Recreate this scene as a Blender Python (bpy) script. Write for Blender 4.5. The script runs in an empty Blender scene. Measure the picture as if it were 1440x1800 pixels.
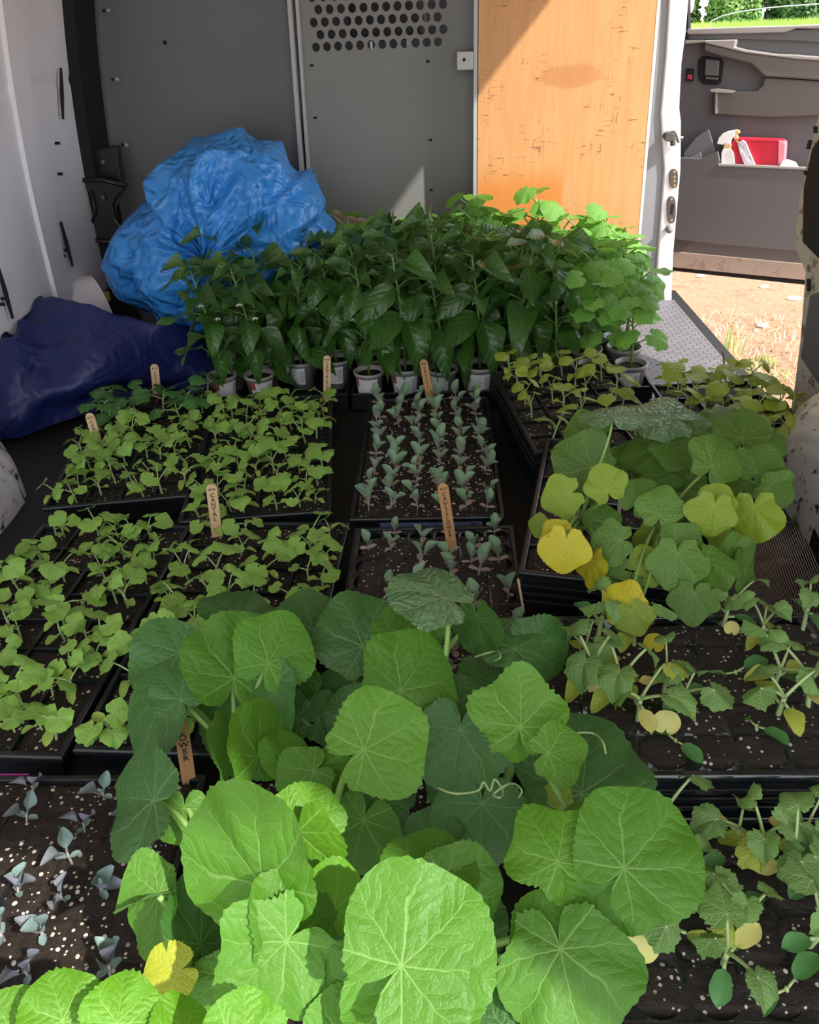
import bpy, math, random
from mathutils import Vector, Matrix, noise
C = bpy.context.scene
COL = C.collection
rnd = random.Random(7)

# ------------------------------------------------------------------ camera
F, PITCH, ROLL, YAW = 1390.0, math.radians(32), math.radians(2.6), math.radians(2.9)
CAM = Vector((0, 0, .82))
fwd = Vector((-math.sin(YAW)*math.cos(PITCH), math.cos(YAW)*math.cos(PITCH), -math.sin(PITCH)))
_r = Vector((math.cos(YAW), math.sin(YAW), 0)); _u = _r.cross(fwd)
cR = _r*math.cos(ROLL) - _u*math.sin(ROLL)
cU = _u*math.cos(ROLL) + _r*math.sin(ROLL)
cam_d = bpy.data.cameras.new('camera'); cam = bpy.data.objects.new('camera', cam_d); COL.objects.link(cam)
cam_d.sensor_fit = 'VERTICAL'; cam_d.sensor_height = 36; cam_d.lens = 36*F/1800; cam_d.clip_start = .02
M = Matrix((cR, cU, -fwd)).transposed().to_4x4(); M.translation = CAM
cam.matrix_world = M
C.camera = cam

# ------------------------------------------------------------------ light
w = bpy.data.worlds.new('world'); C.world = w; w.use_nodes = True
bg = w.node_tree.nodes['Background']; bg.inputs[0].default_value = (.90, .94, 1, 1); bg.inputs[1].default_value = 2.55
SUNDIR = Vector((1, -.70, 1.21)).normalized()          # towards the sun
sd = bpy.data.lights.new('sun', 'SUN'); sun = bpy.data.objects.new('sun', sd); COL.objects.link(sun)
sd.energy = 6.2; sd.angle = math.radians(.9); sd.color = (1, .95, .86)
sun.rotation_euler = SUNDIR.to_track_quat('Z', 'Y').to_euler()
C.view_settings.view_transform = 'Standard'; C.view_settings.look = 'None'
C.view_settings.gamma = 1; C.view_settings.use_curve_mapping = False
C.view_settings.exposure = 0.25

# ------------------------------------------------------------------ pixel helpers
def ray(px, py): return fwd + cR*((px-720)/F) - cU*((py-900)/F)
def onp(px, py, o, n):
    d = ray(px, py); o = Vector(o); n = Vector(n); return CAM + d*((o-CAM).dot(n)/d.dot(n))
def atz(px, py, z): return onp(px, py, (0, 0, z), (0, 0, 1))
def aty(px, py, y): return onp(px, py, (0, y, 0), (0, 1, 0))
def atx(px, py, x): return onp(px, py, (x, 0, 0), (1, 0, 0))
def lerp(a, b, t): return a+(b-a)*t

# ------------------------------------------------------------------ mesh helpers
class MB:
    def __init__(s): s.v = []; s.f = []; s.m = []; s.uv = []
    def add(s, vs, fs, mi=0, uv=None):
        o = len(s.v); s.v += [tuple(p) for p in vs]; s.f += [tuple(i+o for i in f) for f in fs]; s.m += [mi]*len(fs)
        s.uv += uv if uv else [(0, 0)]*len(vs)
        return s
    def box(s, x0, x1, y0, y1, z0, z1, mi=0, R=None):
        vs = [Vector((x, y, z)) for z in (z0, z1) for y in (y0, y1) for x in (x0, x1)]
        if R: vs = [R @ v for v in vs]
        return s.add(vs, [(0, 2, 3, 1), (4, 5, 7, 6), (0, 1, 5, 4), (2, 6, 7, 3), (0, 4, 6, 2), (1, 3, 7, 5)], mi)
    def frust(s, cx, cy, z0, z1, a0, b0, a1, b1, mi=0, R=None):
        vs = [Vector((cx+sx*a, cy+sy*b, z)) for z, a, b in ((z0, a0, b0), (z1, a1, b1)) for sx, sy in ((-1, -1), (1, -1), (1, 1), (-1, 1))]
        if R: vs = [R @ v for v in vs]
        return s.add(vs, [(3, 2, 1, 0), (4, 5, 6, 7), (0, 1, 5, 4), (1, 2, 6, 5), (2, 3, 7, 6), (3, 0, 4, 7)], mi)
    def prism(s, pts, d, mi=0):
        n = len(pts); d = Vector(d); vs = [Vector(p) for p in pts]+[Vector(p)+d for p in pts]
        fs = [tuple(range(n))[::-1], tuple(range(n, 2*n))]+[(i, (i+1) % n, n+(i+1) % n, n+i) for i in range(n)]
        return s.add(vs, fs, mi)
    def tube(s, pts, rad, n=7, mi=0, cap=True):
        pts = [Vector(p) for p in pts]; k = len(pts)
        if not hasattr(rad, '__len__'): rad = [rad]*k
        vs = []; fs = []; a = None
        for i, p in enumerate(pts):
            t = (pts[min(i+1, k-1)]-pts[max(i-1, 0)]).normalized()
            if a is None: a = t.orthogonal()
            a = a-t*a.dot(t)
            if a.length < 1e-5: a = t.orthogonal()
            a.normalize(); b = t.cross(a)
            for j in range(n):
                q = 2*math.pi*j/n; vs.append(p+(a*math.cos(q)+b*math.sin(q))*rad[i])
        for i in range(k-1):
            # match rings to avoid twist
            for j in range(n): fs.append((i*n+j, i*n+(j+1) % n, (i+1)*n+(j+1) % n, (i+1)*n+j))
        if cap: fs += [tuple(range(n))[::-1], tuple(range((k-1)*n, k*n))]
        return s.add(vs, fs, mi)
    def lathe(s, prof, n=24, mi=0, ctr=(0, 0, 0), R=None, capb=False, capt=False):
        vs = []; fs = []
        for r, z in prof:
            for j in range(n):
                a = 2*math.pi*j/n; v = Vector((r*math.cos(a), r*math.sin(a), z))
                if R: v = R @ v
                vs.append(v+Vector(ctr))
        for i in range(len(prof)-1):
            for j in range(n): fs.append((i*n+j, i*n+(j+1) % n, (i+1)*n+(j+1) % n, (i+1)*n+j))
        if capb: fs.append(tuple(range(n))[::-1])
        if capt: fs.append(tuple(range((len(prof)-1)*n, len(prof)*n)))
        return s.add(vs, fs, mi)
    def grid(s, fn, nu, nv, mi=0, uvs=True):
        vs = [fn(i/nu, j/nv) for j in range(nv+1) for i in range(nu+1)]
        fs = [(j*(nu+1)+i, j*(nu+1)+i+1, (j+1)*(nu+1)+i+1, (j+1)*(nu+1)+i) for j in range(nv) for i in range(nu)]
        return s.add(vs, fs, mi, [(i/nu, j/nv) for j in range(nv+1) for i in range(nu+1)])
    def mesh(s, name, mats, smooth=True):
        me = bpy.data.meshes.new(name); me.from_pydata(s.v, [], s.f)
        if not isinstance(mats, (list, tuple)): mats = [mats]
        for m in mats: me.materials.append(m)
        me.polygons.foreach_set('material_index', s.m)
        me.polygons.foreach_set('use_smooth', [smooth]*len(s.f))
        uvl = me.uv_layers.new(name='UVMap')
        li = [0]*len(me.loops); me.loops.foreach_get('vertex_index', li)
        flat = []
        for i in li: flat += s.uv[i]
        uvl.data.foreach_set('uv', flat); me.update()
        return me
    def obj(s, name, mats, parent=None, smooth=False, bevel=0):
        return link(name, s.mesh(name, mats, smooth), parent, bevel)
def link(name, me, parent=None, bevel=0):
    o = bpy.data.objects.new(name, me); COL.objects.link(o)
    if parent: o.parent = parent
    if bevel:
        b = o.modifiers.new('b', 'BEVEL'); b.width = bevel; b.segments = 2; b.limit_method = 'ANGLE'
    return o
def empty(name, loc=(0, 0, 0), rz=0):
    o = bpy.data.objects.new(name, None); COL.objects.link(o); o.location = loc; o.rotation_euler = (0, 0, rz)
    o.empty_display_size = .02; return o
def tag(o, label, cat, group=None, kind=None):
    o['label'] = label; o['category'] = cat
    if group: o['group'] = group
    if kind: o['kind'] = kind
    return o
def struct(o): o['kind'] = 'structure'; return o
def dup(root, loc, rz=0, sc=1.0, tilt=(0, 0)):
    r = root.copy(); COL.objects.link(r); r.location = loc; r.rotation_euler = (tilt[0], tilt[1], rz); r.scale = (sc, sc, sc)
    for ch in list(root.children):
        c = ch.copy(); COL.objects.link(c); c.parent = r
        for g in ch.children:
            d = g.copy(); COL.objects.link(d); d.parent = c
    return r
def bez(p0, p1, p2, p3, n=10):
    out = []
    for i in range(n+1):
        t = i/n; a = 1-t; out.append(p0*a**3+p1*3*a*a*t+p2*3*a*t*t+p3*t**3)
    return out

# ------------------------------------------------------------------ materials
class NT:
    def __init__(s, name):
        s.mat = bpy.data.materials.new(name); s.mat.use_nodes = True; s.t = s.mat.node_tree
        s.p = s.t.nodes['Principled BSDF']; s.out = s.t.nodes['Material Output']
    def n(s, typ, **kw):
        nd = s.t.nodes.new(typ)
        for k, v in kw.items():
            if k == 'inp':
                for a, b in v.items():
                    if hasattr(b, 'is_linked') or hasattr(b, 'links'): s.t.links.new(b, nd.inputs[a])
                    else: nd.inputs[a].default_value = b
            else: setattr(nd, k, v)
        return nd
    def l(s, a, b): s.t.links.new(a, b)
    def math(s, op, a, b=None, c=None, clamp=False):
        nd = s.t.nodes.new('ShaderNodeMath'); nd.operation = op; nd.use_clamp = clamp
        for i, x in enumerate((a, b, c)):
            if x is None: continue
            if hasattr(x, 'links'): s.l(x, nd.inputs[i])
            else: nd.inputs[i].default_value = x
        return nd.outputs[0]
    def step(s, x, a, b):
        nd = s.t.nodes.new('ShaderNodeMapRange'); nd.interpolation_type = 'SMOOTHSTEP'
        s.l(x, nd.inputs[0]); nd.inputs[1].default_value = a; nd.inputs[2].default_value = b
        return nd.outputs[0]
    def mix(s, f, a, b, mode='MIX'):
        nd = s.t.nodes.new('ShaderNodeMix'); nd.data_type = 'RGBA'; nd.blend_type = mode
        for i, x in ((0, f), (6, a), (7, b)):
            if hasattr(x, 'links'): s.l(x, nd.inputs[i])
            else: nd.inputs[i].default_value = (x if i == 0 else (x[0], x[1], x[2], 1))
        return nd.outputs[2]
    def noise(s, vec, scale, detail=4, rough=.55, dim='3D'):
        nd = s.n('ShaderNodeTexNoise'); nd.inputs['Scale'].default_value = scale; nd.inputs['Detail'].default_value = detail
        nd.inputs['Roughness'].default_value = rough
        if vec is not None: s.l(vec, nd.inputs['Vector'])
        return nd.outputs[0]
    def coord(s, which='Object'): return s.n('ShaderNodeTexCoord').outputs[which]
    def mapv(s, v, scale=(1, 1, 1), loc=(0, 0, 0)):
        nd = s.n('ShaderNodeMapping'); s.l(v, nd.inputs[0]); nd.inputs['Scale'].default_value = scale; nd.inputs['Location'].default_value = loc
        return nd.outputs[0]
    def bump(s, h, st=.3, dist=.002):
        nd = s.n('ShaderNodeBump'); nd.inputs['Strength'].default_value = st; nd.inputs['Distance'].default_value = dist
        s.l(h, nd.inputs['Height']); s.l(nd.outputs[0], s.p.inputs['Normal']); return nd.outputs[0]
    def setc(s, c): s.l(c, s.p.inputs['Base Color']) if hasattr(c, 'links') else setattr(s.p.inputs['Base Color'], 'default_value', (*c, 1))
def simple(name, col, rough=.5, metal=0, var=.12, vs=20, bump=0, spec=.5, bs=None):
    t = NT(name); v = t.coord(); nz = t.noise(v, vs)
    t.setc(t.mix(nz, [c*(1-var) for c in col], [min(1, c*(1+var)) for c in col]))
    t.p.inputs['Roughness'].default_value = rough; t.p.inputs['Metallic'].default_value = metal
    t.p.inputs['Specular IOR Level'].default_value = spec
    if bump: t.bump(t.noise(v, bs or vs*4), bump, .002)
    return t.mat

def leafmat(name, base, vein, back, trans=(.30, .60, .02), tr=.28, rough=.45, sector=.75, pinnate=False, bump=.32, spot=None, veinw=.014, secw=.28, rvar=.25, spec=.4):
    t = NT(name); sx = t.n('ShaderNodeSeparateXYZ'); uvn = t.n('ShaderNodeUVMap'); t.l(uvn.outputs[0], sx.inputs[0])
    x, y = sx.outputs[0], sx.outputs[1]
    if pinnate:
        a = y; b = t.math('ABSOLUTE', x)
    else:
        r = t.math('SQRT', t.math('ADD', t.math('MULTIPLY', x, x), t.math('MULTIPLY', y, y)))
        wv = t.math('MULTIPLY', t.math('SUBTRACT', t.noise(uvn.outputs[0], 2.2, 2), .5), .55); th = t.math('DIVIDE', t.math('ADD', t.math('ARCTAN2', x, y), wv), sector)
        u = t.math('MULTIPLY', t.math('SUBTRACT', th, t.math('ROUND', th)), sector)
        a = t.math('MULTIPLY', r, t.math('COSINE', u)); b = t.math('ABSOLUTE', t.math('MULTIPLY', r, t.math('SINE', u)))
    uvec = uvn.outputs[0]
    wob = t.noise(uvec, 3, 3)
    fade = t.math('SUBTRACT', 1.25, a if pinnate else r, clamp=True)
    main = t.math('MULTIPLY', t.math('SUBTRACT', 1, t.step(b, veinw*.35, veinw*1.2)), fade)
    s = t.math('ADD', t.math('DIVIDE', t.math('SUBTRACT', a, t.math('MULTIPLY', b, .85)), .17), t.math('MULTIPLY', wob, .5))
    pp = t.math('PINGPONG', s, .5)
    sec = t.math('SUBTRACT', 1, t.step(pp, .02, .09))
    vo = t.n('ShaderNodeTexVoronoi'); vo.feature = 'DISTANCE_TO_EDGE'; vo.inputs['Scale'].default_value = 14; t.l(uvec, vo.inputs['Vector'])
    net = t.step(vo.outputs[0], 0, .12)
    lines = t.math('MAXIMUM', main, t.math('MULTIPLY', sec, secw))
    oi = t.n('ShaderNodeObjectInfo').outputs['Random']
    big = t.noise(uvec, 1.6, 3)
    f = t.math('ADD', t.math('MULTIPLY', oi, .6), t.math('MULTIPLY', big, .5), clamp=True)
    c0 = t.mix(f, [c*(1-rvar) for c in base], [min(1, c*(1+rvar)) for c in base])
    c0 = t.mix(t.math('MULTIPLY', lines, .5), c0, vein)
    if spot:
        sp = t.step(t.noise(uvec, 2.6, 5), spot[1], spot[1]+.12); c0 = t.mix(sp, c0, spot[0])
    geo = t.n('ShaderNodeNewGeometry').outputs['Backfacing']
    c1 = t.mix(geo, c0, t.mix(t.math('MULTIPLY', lines, .5), back, vein))
    t.setc(c1); t.p.inputs['Roughness'].default_value = rough; t.p.inputs['Specular IOR Level'].default_value = spec
    h = t.math('SUBTRACT', t.math('MULTIPLY', net, .14), t.math('MULTIPLY', lines, 1.0))
    h = t.math('ADD', h, t.math('MULTIPLY', t.math('PINGPONG', s, .5), .9))
    h = t.math('ADD', h, t.math('MULTIPLY', t.noise(uvec, 22, 3), .4))
    bn = t.bump(h, bump, .003)
    tl = t.n('ShaderNodeBsdfTranslucent'); tl.inputs[0].default_value = (*trans, 1)
    tm = t.mix(.5, c1, trans); t.l(tm, tl.inputs[0]); t.l(bn, tl.inputs['Normal'])
    ms = t.n('ShaderNodeMixShader'); ms.inputs[0].default_value = tr
    t.l(t.p.outputs[0], ms.inputs[1]); t.l(tl.outputs[0], ms.inputs[2]); t.l(ms.outputs[0], t.out.inputs[0])
    return t.mat

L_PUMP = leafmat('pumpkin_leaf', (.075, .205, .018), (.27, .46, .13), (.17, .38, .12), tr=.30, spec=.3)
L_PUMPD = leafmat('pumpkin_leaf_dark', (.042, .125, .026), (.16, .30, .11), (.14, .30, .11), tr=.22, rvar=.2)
L_PUMPB = leafmat('pumpkin_leaf_bright', (.100, .265, .015), (.34, .55, .14), (.22, .46, .12), tr=.32)  # brighter green base than the plain pumpkin leaf
L_PUMPY = leafmat('pumpkin_leaf_yellowing', (.42, .46, .03), (.55, .55, .15), (.42, .46, .08), tr=.3, trans=(.6, .6, .03))
L_YOLD = leafmat('old_squash_leaf_green', (.090, .19, .028), (.28, .42, .12), (.18, .32, .09), tr=.28, bump=.35)
L_YGRN = leafmat('old_squash_leaf_lime', (.20, .30, .022), (.40, .50, .12), (.28, .38, .08), tr=.3, bump=.3, trans=(.5, .6, .04))
L_YEL = leafmat('old_squash_leaf_yellow', (.52, .47, .02), (.60, .56, .12), (.46, .42, .05), tr=.3, bump=.3, trans=(.7, .6, .03), spot=((.45, .22, .03), .62))
L_GLOSS = leafmat('wet_squash_leaf', (.10, .22, .075), (.25, .38, .18), (.16, .28, .10), tr=.2, rough=.16, bump=.9, spec=.9)
L_MEL = leafmat('melon_leaf', (.25, .46, .08), (.33, .50, .2), (.26, .42, .14), tr=.28, bump=.3, veinw=.03, rvar=.3)
L_MELC = leafmat('melon_seed_leaf', (.34, .50, .10), (.44, .58, .18), (.36, .5, .14), tr=.3, pinnate=True, bump=.15, secw=.1, rvar=.3, trans=(.5, .7, .1))
L_CUC = leafmat('cucumber_leaf', (.060, .19, .040), (.2, .36, .13), (.14, .27, .09), tr=.25, bump=.3, veinw=.025)
L_CUCB = leafmat('cucumber_leaf_light', (.17, .42, .065), (.4, .6, .25), (.26, .48, .14), tr=.34, bump=.5, rvar=.3)
L_PEP = leafmat('pepper_leaf', (.036, .115, .016), (.12, .25, .07), (.12, .22, .08), tr=.2, rough=.24, pinnate=True, bump=.45, rvar=.35, spec=.6)  # dark base colour, deepened for a backlit look
L_CAU = leafmat('cauliflower_leaf', (.20, .33, .20), (.34, .45, .38), (.30, .33, .30), tr=.15, rough=.5, pinnate=True, bump=.15, secw=.1, rvar=.2)
L_CAB = leafmat('cabbage_leaf', (.19, .27, .26), (.34, .30, .38), (.24, .23, .30), tr=.12, rough=.5, pinnate=True, bump=.2, secw=.15, rvar=.25)
L_CABP = leafmat('purple_cabbage_leaf', (.17, .19, .22), (.28, .24, .32), (.20, .20, .26), tr=.12, rough=.5, pinnate=True, bump=.2, secw=.15, rvar=.25)
L_COTP = leafmat('pink_seed_leaf', (.36, .26, .22), (.4, .3, .3), (.36, .26, .26), tr=.2, pinnate=True, bump=.1, secw=0)
L_SQ = leafmat('squash_seedling_leaf', (.17, .32, .085), (.38, .5, .24), (.26, .38, .15), tr=.25, bump=.4, veinw=.022)
L_SQY = leafmat('yellowing_squash_leaf', (.42, .50, .07), (.5, .56, .2), (.44, .5, .12), tr=.3, bump=.4, veinw=.022, trans=(.6, .65, .08))
L_COTY = leafmat('pale_seed_leaf', (.66, .62, .20), (.66, .62, .26), (.6, .58, .2), tr=.2, pinnate=True, bump=.08, secw=0, rvar=.1, trans=(.7, .65, .2))
L_COTG = leafmat('green_seed_leaf', (.075, .21, .06), (.18, .32, .12), (.14, .26, .1), tr=.2, pinnate=True, bump=.1, secw=.2)
L_SMY = leafmat('lime_seedling_leaf', (.30, .40, .05), (.42, .5, .14), (.32, .4, .1), tr=.3, bump=.3, veinw=.03, rvar=.35, trans=(.55, .6, .06))
STEM = simple('green_stem', (.20, .34, .08), .45, var=.2); STEMP = simple('pepper_stem', (.14, .26, .06), .4); STEMM = simple('pale_stem', (.36, .48, .20), .5)
STEMC = simple('purple_stem', (.30, .26, .26), .5)
PETAL = simple('white_petal', (.85, .85, .75), .5)

def soilmat(name, dens=.36, scale=330, moist=.35):
    t = NT(name); v = t.coord()
    nz = t.noise(v, 60, 6, .7); nf = t.noise(v, 260, 4, .7)
    base = t.mix(nz, (.006, .004, .003), (.030, .018, .011))
    base = t.mix(t.step(nf, .6, .75), base, (.11, .068, .04))
    vo = t.n('ShaderNodeTexVoronoi'); vo.inputs['Scale'].default_value = scale; vo.inputs['Randomness'].default_value = 1; t.l(v, vo.inputs['Vector'])
    csep = t.n('ShaderNodeSeparateColor'); t.l(vo.outputs['Color'], csep.inputs[0])
    pick = t.math('LESS_THAN', csep.outputs[0], dens)
    sz = t.math('ADD', t.math('MULTIPLY', csep.outputs[1], .30), .12)
    dot = t.math('LESS_THAN', vo.outputs['Distance'], sz)
    clus = t.step(t.noise(v, 14, 3), .30, .5)
    per = t.math('MULTIPLY', t.math('MULTIPLY', pick, dot), clus)
    t.setc(t.mix(per, base, (.62, .57, .48)))
    t.p.inputs['Roughness'].default_value = .75; t.p.inputs['Specular IOR Level'].default_value = moist
    h = t.math('ADD', t.math('MULTIPLY', nz, 1.5), t.math('ADD', t.math('MULTIPLY', nf, .6), t.math('MULTIPLY', per, .8)))
    t.bump(h, .9, .004)
    return t.mat
SOIL = soilmat('potting_soil', .36, 160); SOILP = soilmat('perlite_soil', .5, 150); SOILW = soilmat('wet_soil', .28, 170, .5); SOILPOT = soilmat('pot_soil', .12, 260)
TRAY = simple('black_tray_plastic', (.007, .009, .012), .36, var=.3, bump=.05, spec=.5)
TRAYG = simple('glossy_tray_plastic', (.010, .012, .015), .16, var=.3, bump=.15, vs=8, spec=.8)
FLOOR = simple('dark_floor', (.010, .0095, .009), .6, var=.5, vs=9, bump=.2)
STICK = simple('wooden_stick', (.62, .43, .24), .6, var=.12, vs=60); STICKD = simple('soaked_stick', (.48, .26, .11), .6, var=.15, vs=60)
INK = simple('black_ink', (.02, .015, .02), .6)
POT = simple('grey_pot', (.33, .32, .31), .4, var=.1); POTB = simple('black_pot', (.03, .03, .032), .4)

def paint(name, col, rough=.4, dirt=0, dcol=(.05, .04, .03), dscale=30, thr=.62, rust=0):
    t = NT(name); v = t.coord(); c = t.mix(t.noise(v, 3, 5), [a*.88 for a in col], col)
    if dirt:
        d1 = t.step(t.noise(v, dscale, 6, .7), thr, thr+.07); c = t.mix(t.math('MULTIPLY', d1, dirt), c, dcol)
        d2 = t.step(t.noise(v, 4, 5, .6), .45, .8); c = t.mix(t.math('MULTIPLY', d2, dirt*.45), c, (.25, .21, .16))
    if rust:
        d3 = t.step(t.noise(v, 18, 7, .7), .56, .62); c = t.mix(t.math('MULTIPLY', d3, rust), c, (.16, .07, .03))
    t.setc(c); t.p.inputs['Roughness'].default_value = rough
    t.bump(t.noise(v, 40, 3), .04, .002)
    return t.mat
WHITE = paint('white_paint', (.86, .83, .85), .35, .3, (.3, .27, .24), 25, .66)
WHITEP = paint('white_pillar_paint', (.86, .82, .84), .3)
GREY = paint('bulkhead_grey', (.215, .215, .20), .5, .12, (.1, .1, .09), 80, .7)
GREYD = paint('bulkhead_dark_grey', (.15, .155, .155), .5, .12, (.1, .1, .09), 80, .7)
CHAN = paint('channel_grey', (.42, .42, .42), .35)
SEAL = paint('pillar_grey', (.24, .25, .27), .4)
BLACKT = simple('black_trim', (.015, .015, .016), .75, var=.3, spec=.2)
DIRTY = paint('dirty_white_paint', (.62, .61, .62), .4, 1.0, (.035, .03, .025), 30, .545)
RUSTY = paint('rusty_white_paint', (.52, .50, .46), .5, .9, (.06, .04, .03), 30, .55, rust=.8)
ROOF = paint('roof_paint', (.75, .74, .72), .5)
STEEL = simple('steel', (.45, .44, .42), .3, 1, var=.2); DSTEEL = simple('dark_steel', (.12, .11, .10), .4, .8, var=.3)

# ------------------------------------------------------------------ leaf shapes
def leaf_mesh(name, mat, kind='squash', nr=7, na=60, cup=.1, fold=0., droop=0., wave=.05, teeth=.02, lobes=.05, seed=0, curl=0.):
    rr = random.Random(seed); ph = rr.random()*6.28; ph2 = rr.random()*6.28; asym = rr.uniform(-.07, .07)
    mb = MB(); vs = []; uv = []; fs = []
    TAB = {'squash': [(0, .98), (30, .97), (60, .90), (90, .74), (120, .60), (145, .54), (160, .46), (172, .22), (180, .04)],
           'melon': [(0, .90), (35, .92), (70, .88), (100, .74), (130, .60), (155, .48), (170, .30), (180, .08)],
           'angular': [(0, 1.0), (22, .86), (45, .92), (65, .76), (90, .74), (115, .58), (140, .55), (160, .42), (172, .25), (180, .06)]}.get(kind)
    def R(t):            # t: angle from the tip (+Y), in -pi..pi
        a = abs(t)
        ad = math.degrees(a); r = TAB[-1][1]
        for (a0, r0), (a1, r1) in zip(TAB, TAB[1:]):
            if a0 <= ad <= a1:
                q = (ad-a0)/(a1-a0); r = lerp(r0, r1, q*q*(3-2*q) if kind == 'angular' and ad < 120 else q); break
        if kind != 'angular': r += lobes*math.cos(5*a)*(1 if ad < 140 else 0)
        r *= 1+asym*math.sin(t)
        r += teeth*(abs(((t*na/math.pi/4.0+.25*math.sin(3*t+ph)) % 1)-.5)*4-1)*(1+.6*math.sin(7*t+ph2)) + .018*math.sin(3*t+ph)+.012*math.sin(7*t+ph2)
        return max(r, .05)
    if kind in ('oval', 'lance', 'spoon'):
        ny, nx = nr*2+2, 6
        for j in range(ny+1):
            y = j/ny
            if kind == 'oval': wd = .31*math.sin(math.pi*min(1, max(0, y)))**.55
            elif kind == 'lance': wd = .29*(math.sin(math.pi*y**.78)**.9)*(1-.30*y)+.002
            else: wd = .05+.21*math.sin(math.pi*max(0, (y-.22))/.78)**.7 if y > .22 else .05
            if j in (0, ny) and kind != 'spoon': wd = .004
            if kind == 'spoon' and j == ny: wd = .06
            for i in range(nx+1):
                q = i/nx*2-1; x = q*wd*(1+.08*math.sin(9*y+ph))
                z = cup*(x*x*6) + fold*abs(x) - droop*y*y + wave*math.sin(7*y+ph+q)*abs(q)*.5 - curl*y**3
                vs.append((x, y, z)); uv.append((x*1.6, y))
        fs = [(j*(nx+1)+i, j*(nx+1)+i+1, (j+1)*(nx+1)+i+1, (j+1)*(nx+1)+i) for j in range(ny) for i in range(nx)]
    else:
        vs.append((0, 0, 0)); uv.append((0, 0))
        for k in range(1, nr+1):
            q = k/nr
            for i in range(na+1):
                t = -math.pi*.985+2*math.pi*.985*i/na
                r = R(t)*(q if q < 1 else 1)
                if k < nr: r = lerp(R(t)*q, (.8)*q*min(1, R(t)/.4), (1-q)*.4)
                x = math.sin(t)*r; y = math.cos(t)*r
                z = cup*(r*r) + fold*abs(x) - droop*max(0, y)**2 + wave*r*r*(math.sin(5*t+ph)+.6*math.sin(9*t+ph2))
                z += curl*abs(x)**3
                z += .018*noise.noise(Vector((x*4+seed, y*4, seed)))*min(1, r*2)
                # puckered blade between the main veins
                u = t/.75; u = u-round(u); z += .018*math.sin(min(1, abs(u)*2)*math.pi*.5)*min(1, r*1.5)*(1-q*.5)
                vs.append((x, y, z)); uv.append((x, y))
        n1 = na+1
        for i in range(na): fs.append((0, 1+i+1, 1+i))
        for k in range(nr-1):
            for i in range(na): a = 1+k*n1+i; fs.append((a, a+1, a+n1+1, a+n1))
    mb.add(vs, fs, 0, uv)
    # faces consistently upwards
    me = mb.mesh(name, mat)
    zs = sum(p.normal.z*p.area for p in me.polygons)
    if zs < 0: me.flip_normals()
    return me

def put_leaf(me, parent, loc, ydir, zdir, size, name='leaf'):
    ey = Vector(ydir).normalized(); ez = Vector(zdir); ez = (ez-ey*ez.dot(ey)).normalized(); ex = ey.cross(ez)
    m = Matrix((ex, ey, ez)).transposed().to_4x4() @ Matrix.Diagonal((size, size, size, 1)); m.translation = Vector(loc)
    o = bpy.data.objects.new(name, me); COL.objects.link(o)
    if parent:
        o.parent = parent; pm = Matrix.Translation(parent.location) @ parent.rotation_euler.to_matrix().to_4x4()
        o.matrix_local = pm.inverted() @ m
    else: o.matrix_world = m
    return o

# ================================================================== VAN SHELL
WL, WR, YB = -1.06, .80, 2.65
GROUND = -.72
mb = MB(); mb.box(-1.12, .80, -.30, 2.70, -.05, 0); struct(mb.obj('floor', FLOOR))
# ceiling
def roof(u, v):
    x = lerp(-1.03, .88, u); return Vector((x, lerp(-.33, 2.75, v), 1.555-.02*((u-.5)*2)**4+.006*math.sin(v*60)))
mb = MB().grid(roof, 24, 60)
o = struct(mb.obj('ceiling', ROOF, smooth=True)); sm = o.modifiers.new('s', 'SOLIDIFY'); sm.thickness = .03; sm.offset = 1
# left wall
def wlx(z): return -1.075 + .02*max(0, z) + .14*max(0, z-.35)**2 + .0
def wallL(u, v):
    y = lerp(-.28, 2.66, u); z = lerp(0, 1.56, v)
    g = .006*math.exp(-((z-.71)/.008)**2)
    return Vector((wlx(z)-g, y, z))
o = struct(MB().grid(wallL, 60, 120).obj('wall_left', WHITE, smooth=True)); sm = o.modifiers.new('s', 'SOLIDIFY'); sm.thickness = .02; sm.offset = 1
# vertical ribs on the left wall
def rib(y0, w0, lean, th, mat, name='trim_left', z0=0, z1=1.4):
    def f(u, v):
        z = lerp(z0, z1, v); y = y0+lean*z
        prof = [(-w0/2-.012, -.002), (-w0/2, th), (w0/2, th), (w0/2+.012, -.002)]
        a = u*3; i = min(2, int(a)); t = a-i
        return Vector((wlx(z)+lerp(prof[i][1], prof[i+1][1], t), y+lerp(prof[i][0], prof[i+1][0], t), z))
    return struct(MB().grid(f, 9, 50).obj(name, mat, smooth=False))
rib(2.16, .10, .02, .03, WHITE, 'trim_1')
rib(2.34, .05, .02, .012, WHITE, 'trim_2')
rib(2.56, .15, .02, .05, BLACKT, 'trim_3')
rib(1.55, .12, .02, .03, WHITE, 'trim_7')
for k, (a, b) in enumerate([((96, 120), (99, 210)), ((114, 390), (127, 468)), ((4, 465), (22, 560)), ((92, 0), (93, 18))]):
    p, q = atx(*a, -1.045+.02), atx(*b, -1.04)
    p.x = wlx(p.z)+.031; q.x = wlx(q.z)+.031
    struct(MB().tube([p, lerp(p, q, .5), q], [.0035, .006, .0035], 8).obj('trim_slot', BLACKT))
for a in [(92, 252), (100, 306), (111, 440), (109, 450), (5, 525), (2, 535)]:
    p = atx(*a, -1.045); p.x = wlx(p.z)+.03
    struct(MB().tube([p-Vector((.01, 0, 0)), p+Vector((.003, 0, 0))], .004, 8).obj('trim_hole', BLACKT))
# bulkhead
bh = struct(empty('wall_front', (0, 0, 0)))
mb = MB(); mb.box(-1.06, -.425, 2.68, 2.70, 0, 1.56); mb.obj('left_panel', GREYD, bh)
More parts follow.
